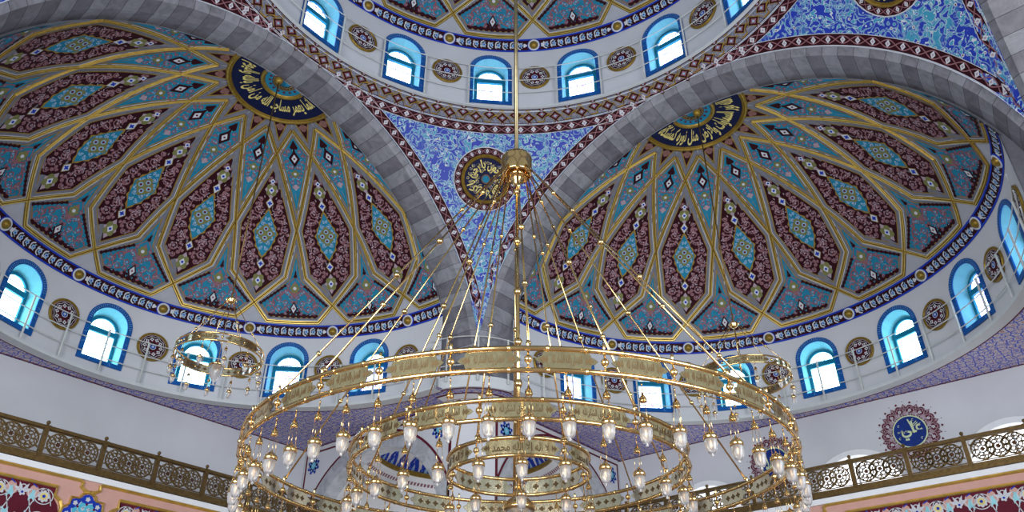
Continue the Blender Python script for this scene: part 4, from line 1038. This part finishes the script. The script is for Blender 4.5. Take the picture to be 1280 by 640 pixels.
    for k in range(8):
        a = k*pi/4
        if k % 2 == 0: P += [(.52*cos(a)+.22*cos(a+t), .52*sin(a)+.22*sin(a+t)) for t in (-1.3, -.65, 0, .65, 1.3)]
        else: P += [(.70*cos(a), .70*sin(a))]
    o.star(P, (0, 0), 'blue', 1, .5, 1)
    o.star([(.48*cos(k*pi/8)*(1 if k % 2 else .86), .48*sin(k*pi/8)*(1 if k % 2 else .86)) for k in range(16)], (0, 0), 'cyan', 3, .5, 1)
    for k in range(8):
        a = k*pi/4; r = .57 if k % 2 == 0 else .54
        o.lobes((r*cos(a), r*sin(a)), .085, 'white_motif', 4, 5, .4); o.disc((.40*cos(a), .40*sin(a)), .045, 'dark_red', 5, 6); o.lobes((.26*cos(a+.39), .26*sin(a+.39)), .07, 'white_motif', 4, 4, .5)
        o.ribbon([((.5-.03*t)*cos(a+.1*(t-4)), (.5-.03*t)*sin(a+.1*(t-4))) for t in range(9)], .022, 'white_motif', 4)
    link('star_medallion', o.mesh('star_medallion', lambda x, z, h: T @ Vector((sx+x, GP-.02-h, sz+z))), fr)
mat('sky_cyan', (.30, .62, .68), .6)
gallery('left'); gallery('right')
# wide arched windows of the right back wall
for i, (c, r) in enumerate(((6.75, 2.0), (-.3, 2.0), (-6.4, 2.0))):
    WN[0] += 1
    root = empty('window_%d' % WN[0], (BK, c, 9.28), 0, kind='structure', category='window', label='bright arched window behind the right gallery railing, ' + ('nearest the central pier', 'below and left of the round calligraphy', 'at the right edge')[i])
    mb = MB(); n = 24
    P = lambda rr, d: [(d, rr*cos(pi*k/n), rr*sin(pi*k/n)) for k in range(n+1)]
    ext = lambda rr, d: [(d, rr, -.7)]+P(rr, d)+[(d, -rr, -.7)]
    mb.grid([ext(r+.14, -.01), ext(r+.14, -.05), ext(r-.10, -.05), ext(r-.12, .35)], 'bright_white'); mb.build('window_frame', root)
    mb = MB(); mb.face(ext(r-.12, .34), 'gallery_pane'); mb.build('pane', root)
    mb = MB(); mb.box((.28, -.05, -.7), (.34, .05, r-.12), 'bright_white'); mb.box((.28, -r, .45), (.34, r, .53), 'bright_white'); mb.build('window_bar', root)
# round calligraphy on the right back wall
def wall_medallion(c, z, full, label):
    root = empty('calligraphy_disc', (BK, c, z), 0, label=label, category='calligraphy')
    o = Orn(); n = 14; o.lobes((0, 0), 1.17, 'dark_red', 0, n, .14)
    for k in range(n*2):
        a = pi*k/n; pts = [((.66+.5*sin(pi*t/12))*cos(a+(t-6)*.055), (.66+.5*sin(pi*t/12))*sin(a+(t-6)*.055)) for t in range(13)]; o.ribbon(pts, .014, 'mauve_pale', 6)
    for k in range(n):
        a = 2*pi*k/n
        for r, rr, m, l in ((.92, .235, 'dark_red', 1), (.92, .18, 'mauve_pale', 2), (.92, .15, 'dark_red', 3), (.92, .07, 'white_motif', 4)): o.lobes((r*cos(a), r*sin(a)), rr, m, l, 4, .28, a)
        b = a+pi/n
        for r, rr, m, l in ((.80, .16, 'dark_red', 1), (.80, .10, 'mauve_pale', 3), (1.10, .09, 'dark_red', 2), (1.10, .045, 'mauve_pale', 3)): o.lobes((r*cos(b), r*sin(b)), rr, m, l, 3, .35, b)
        o.spiral((.76*cos(a), .76*sin(a)), .12, a, 1, .03, 'white_motif', 5, 1); o.spiral((1.02*cos(b), 1.02*sin(b)), .10, a, -1, .025, 'dark_red', 5, 1)
        o.lobes((1.26*cos(a), 1.26*sin(a)), .055, 'dark_red', 1, 3, .4, a); o.disc((1.20*cos(b), 1.20*sin(b)), .025, 'dark_red', 1, 5); o.disc((1.33*cos(b), 1.33*sin(b)), .022, 'dark_red', 1, 5)
    f = lambda x, y, h: (-.006-h, -x, y)
    link('red_mandala', o.mesh('red_mandala', f), root)
    o = Orn(); o.disc((0, 0), .69, 'pale_lime', 8, 40); o.disc((0, 0), .64, 'calligraphy_blue', 10, 40)
    if full:
        o.text('علي', .08, .03, .80, .86, 'pale_lime', 11); o.text('رضي الله عنه', -.30, .02, .17, .38, 'pale_lime', 11)
        o.ribbon([(.02, .52), (.08, .30), (.13, .05), (.16, -.10)], .055, 'pale_lime', 12)
        for x, y in ((-.38, .28), (.22, .45), (.45, .20), (-.45, -.25), (.40, -.38)): o.spiral((x, y), .06, 1, 1, .02, 'pale_lime', 11, .8)
        o.ribbon([(.18, .26), (.34, .38)], .03, 'pale_lime', 11); o.ribbon([(.18, .18), (.38, .32)], .03, 'pale_lime', 11)
    else: o.text('محمد', 0, 0, .62, .86, 'pale_lime', 11)
    link('blue_disc', o.mesh('blue_disc', f), root)
mat('calligraphy_blue', (0.012, 0.035, 0.20), .5)
wall_medallion(-2.85, 11.68, True, 'round blue calligraphy disc in a red mandala above the right gallery railing')
wall_medallion(3.15, 11.60, False, 'blue calligraphy disc in a red mandala behind the big chandelier rim')

# ------------------------------------------------------------------ chandeliers
TX, TY = .0185, .0138
def torus(mb, R, z, r, m, n=160): mb.tube([(R*cos(2*pi*i/n), R*sin(2*pi*i/n), z) for i in range(n)], r, m, 8, closed=True)
def plate_mesh(R, z0, z1, half, text):
    """engraved brass cartouche with pointed lobed ends, bent round the ring"""
    o = Orn(); H = (z1-z0)/2; zc = (z0+z1)/2; L = half*R
    end = [(L, 0), (L-.05, .30*H), (L-.10, .38*H), (L-.12, .80*H), (L-.19, .97*H)]
    up = end+[(-x, y) for x, y in end[::-1]]; poly = up+[(x, -y) for x, y in up[::-1][1:-1]]
    n = 14; xs = [-(L-.19)+2*(L-.19)*i/n for i in range(n+1)]
    for a, b in zip(xs, xs[1:]):
        for l in (0, -3): o.poly([(a, -.97*H), (b, -.97*H), (b, .97*H), (a, .97*H)], 'brass_plate' if l == 0 else 'brass_silver', l)
    for s_ in (1, -1):
        P = [(s_*x, y) for x, y in end]+[(s_*x, -y) for x, y in end[::-1][:-1]]
        o.poly(P, 'brass_plate', 0); o.poly(P, 'brass_silver', -3)
        o.lobes((s_*(L-.12), 0), .05, 'etching', 1, 4, .5); o.diamond((s_*(L-.17), 0), .02, .07, 'etching', 1)
    if text:
        for tri in text_tris(text): o.poly([(x*2*(L-.24), y*1.15*H) for x, y in tri], 'etching', 1)
    for k in range(max(2, int(L*2/.3))):
        x = -(L-.2)+(2*L-.4)*(k+.5)/max(2, int(L*2/.3)); o.lobes((x, 0), .06, 'etching', -4, 4, .5, 0, 1.2)
    return o.mesh('cartouche', lambda x, y, h: ((R+h)*cos(x/R), (R+h)*sin(x/R), zc+y), .003)
def lamp_meshes(k=1.0):
    b = MB(); b.tube([(0, 0, 0), (0, 0, -.20*k)], .008, 'brass', 5)
    b.ball((0, 0, -.03*k), .016*k, 'brass', 6); b.ball((0, 0, -.12*k), .014*k, 'brass', 6)
    b.lathe([(.001, -.17), (.018, -.18), (.022, -.21), (.045, -.235), (.058, -.27), (.058, -.30), (.064, -.305), (.060, -.32), (.01, -.325)], 'brass', 12, Matrix.Scale(k, 4))
    for q in range(3):
        a = q*2*pi/3; b.tube([(.05*k*cos(a), .05*k*sin(a), -.31*k), (.078*k*cos(a), .078*k*sin(a), -.66*k)], .004, 'brass', 4)
    c = MB(); c.lathe([(.001, -.575), (.012, -.58), (.016, -.60), (.04, -.625), (.072, -.66), (.086, -.675), (.092, -.70), (.090, -.745), (.082, -.75), (.078, -.735), (.01, -.73)], 'brass', 14, Matrix.Diagonal((k*1.22, k*1.22, k, 1)))
    g = MB(); g.lathe([(.080, -.745), (.082, -.80), (.076, -.87), (.064, -.93), (.045, -.965), (.012, -.975), (.014, -.985), (.024, -1.00), (.014, -1.02), (.001, -1.025)], 'crystal', 12, Matrix.Diagonal((k*1.22, k*1.22, k, 1)))
    g.lathe([(.001, -.74), (.018, -.75), (.022, -.80), (.016, -.86), (.001, -.89)], 'candle', 6, Matrix.Diagonal((k*1.22, k*1.22, k, 1)))
    return b.mesh('lamp_hanger', True), c.mesh('lamp_cap', True), g.mesh('glass_shade', True)
m_, nt_, b_ = nodes('candle'); b_.inputs['Base Color'].default_value = (.9, .62, .35, 1); b_.inputs['Emission Color'].default_value = (1, .6, .3, 1); b_.inputs['Emission Strength'].default_value = .12
LAMP = lamp_meshes(.95)
def hang_lamp(parent, x, y, z, meshes, rz=0):
    o = link('hanging_lamp', meshes[0], parent, (x, y, z), rz)
    link('lamp_cap', meshes[1], o); link('glass_shade', meshes[2], o); return o
def main_chandelier():
    root = empty('chandelier', (-.06, 0, 0), 0, label='huge brass chandelier of three rings hung with glass lamps', category='chandelier')
    tilt = lambda x, y: TX*x+TY*y
    mb = MB(); mb.tube([(0.06, 0, 35.2), (0, 0, 13.4)], .055, 'old_brass', 10); mb.build('upper_rod', root, True)
    mb = MB(); mb.tube([(0, 0, 12.7), (0, 0, 4.4)], .045, 'brass', 10)
    for z in (12.1, 10.6, 9.2, 7.9, 6.9, 6.2, 5.6): mb.lathe([(.045, -.09), (.075, -.07), (.10, 0), (.075, .07), (.045, .09)], 'brass', 12, c=(0, 0, z))
    mb.build('lower_rod', root, True)
    mb = MB(); mb.lathe([(.06, 13.34), (.17, 13.32), (.30, 13.27), (.38, 13.20), (.40, 13.12), (.38, 13.05), (.395, 12.95), (.38, 12.66), (.34, 12.58), (.32, 12.66), (.12, 12.66)], 'brass', 28)
    mb.lathe([(.22, 12.66), (.25, 12.58), (.21, 12.53), (.17, 12.54), (.16, 12.46), (.11, 12.42), (.10, 12.34), (.045, 12.29)], 'brass', 24); mb.build('hub', root, True)
    mb = MB(); mb.lathe([(.045, 4.62), (.10, 4.60), (.12, 4.52), (.09, 4.46), (.20, 4.42), (.30, 4.32), (.33, 4.24), (.30, 4.18), (.26, 4.2), (.05, 4.2)], 'brass', 28)
    o = mb.build('bowl_cap', root, True)
    mb = MB(); mb.lathe([(.26, 4.2), (.28, 4.0), (.24, 3.75), (.15, 3.55), (.05, 3.45), (.07, 3.40), (.04, 3.33), (.001, 3.32)], 'crystal', 20); mb.build('glass_bowl', root, True)
    for nm, R, nodes_n, lamps_n, txt, cab, p0 in (('outer_ring', 5.39, 30, 60, 'الفضل بالله الشكر لله', 10, 220), ('middle_ring', 3.37, 15, 30, 'الملك لله الحق الشكر لله', 5, 256), ('inner_ring', 1.42, 5, 10, 'لا اله الا الله محمد', 5, 256)):
        zt, zb = 5.18, 4.84; n0 = radians(219.9 if R > 5 else 207.2 if R > 3 else 256)
        mb = MB()
        torus(mb, R, zt, .042, 'brass', 240); torus(mb, R, zb, .042, 'brass', 240)
        for i in range(nodes_n*2):
            a = n0+2*pi*(i+.5)/(nodes_n*2)
            for z in (zt, zb): mb.tube([(R*cos(a-(.022/R)), R*sin(a-(.022/R)), z), (R*cos(a+(.022/R)), R*sin(a+(.022/R)), z)], .051, 'brass', 8)
        ring = mb.build(nm, root, True); ring.rotation_euler = (TY, -TX, 0)
        half = pi/nodes_n-.10/R; pl = plate_mesh(R, zb+.02, zt-.02, half, txt)
        node = MB(); node.ball((R, 0, (zt+zb)/2), .062, 'brass', 12); node.tube([(R, 0, zb), (R, 0, zt)], .015, 'brass', 6); node.lathe([(.001, .14), (.02, .13), (.03, .08), (.018, .04), (.018, 0)], 'brass', 8, c=(R, 0, zt)); node = node.mesh('ring_ball', True)
        for i in range(nodes_n):
            a = n0+2*pi*i/nodes_n; link('ring_ball', node, ring, None, a); link('cartouche', pl, ring, None, a+pi/nodes_n)
        for i in range(lamps_n):
            a = n0+2*pi*i/lamps_n; x, y = R*cos(a), R*sin(a); hang_lamp(root, x, y, zb-.03+tilt(x, y), LAMP, a)
        for i in range(cab):
            a = radians(p0)+2*pi*i/cab; x, y = R*cos(a), R*sin(a); z1 = zt+.14+tilt(x, y)
            P0, P1 = Vector((.27*cos(a), .27*sin(a), 12.9)), Vector((x, y, z1)); mb = MB(); mb.tube([P0, P1], .020, 'brass', 6)
            for t, r in ((.22, .055), (.50, .075), (.78, .055)) if R > 3 else ((.33, .05), (.66, .06)): mb.ball(P0.lerp(P1, t+.0*i), r, 'brass', 12)
            mb.ball(P1, .045, 'brass', 8); mb.build('suspension_rod', root, True)
    return root
main_chandelier()
SL = lamp_meshes(.80)
def small_chandelier(loc, label, hz, R):
    root = empty('chandelier', (loc[0], loc[1], 0), 0, label=label, category='chandelier'); zt, zb = 11.32, 11.06
    mb = MB(); mb.tube([(0, 0, ZC+RD-.25), (0, 0, hz)], .028, 'bronze', 8); mb.ball((0, 0, ZC+RD-.18), .17, 'gold', 12); mb.build('hanging_rod', root, True)
    mb = MB(); mb.lathe([(.02, .12), (.07, .10), (.16, .02), (.19, -.03), (.13, -.06), (.14, -.10), (.07, -.15), (.001, -.17)], 'brass', 16, c=(0, 0, hz)); mb.build('hub', root, True)
    mb = MB(); torus(mb, R, zt, .028, 'brass', 80); torus(mb, R, zb, .028, 'brass', 80)
    for i in range(12): mb.ball((R*cos(2*pi*i/12), R*sin(2*pi*i/12), (zt+zb)/2), .045, 'brass', 8)
    ring = mb.build('ring', root, True); pl = plate_mesh(R, zb+.01, zt-.01, pi/6-.06, 'الله اكبر')
    for i in range(6): link('cartouche', pl, ring, None, pi/6+i*pi/3)
    for i in range(6):
        a = i*pi/3+.4; P0, P1 = Vector((.12*cos(a), .12*sin(a), hz-.03)), Vector((R*cos(a), R*sin(a), zt)); mb = MB(); mb.tube([P0, P1], .013, 'brass', 5); mb.ball(P0.lerp(P1, .62), .05, 'brass', 8); mb.build('suspension_rod', root, True)
    for i in range(12): a = 2*pi*i/12+.13; hang_lamp(root, R*cos(a), R*sin(a), zb-.02, SL, a)
    big = LAMP
    mb = MB(); mb.tube([(0, 0, hz-.1), (0, 0, 10.95)], .012, 'brass', 5); mb.lathe([(.02, 11.0), (.06, 10.97), (.12, 10.90), (.24, 10.84), (.26, 10.80), (.22, 10.77)], 'brass', 16); mb.build('bowl_cap', root, True)
    mb = MB(); mb.lathe([(.21, 10.78), (.23, 10.68), (.19, 10.5), (.10, 10.32), (.03, 10.22), (.04, 10.18), (.001, 10.12)], 'crystal', 16); mb.build('glass_bowl', root, True)
small_chandelier((-.28, PC), 'small ring chandelier hanging before the left half dome windows', 13.25, 1.37)
small_chandelier((PC+.03, -.2), 'small ring chandelier hanging before the right half dome windows', 13.3, 1.6)
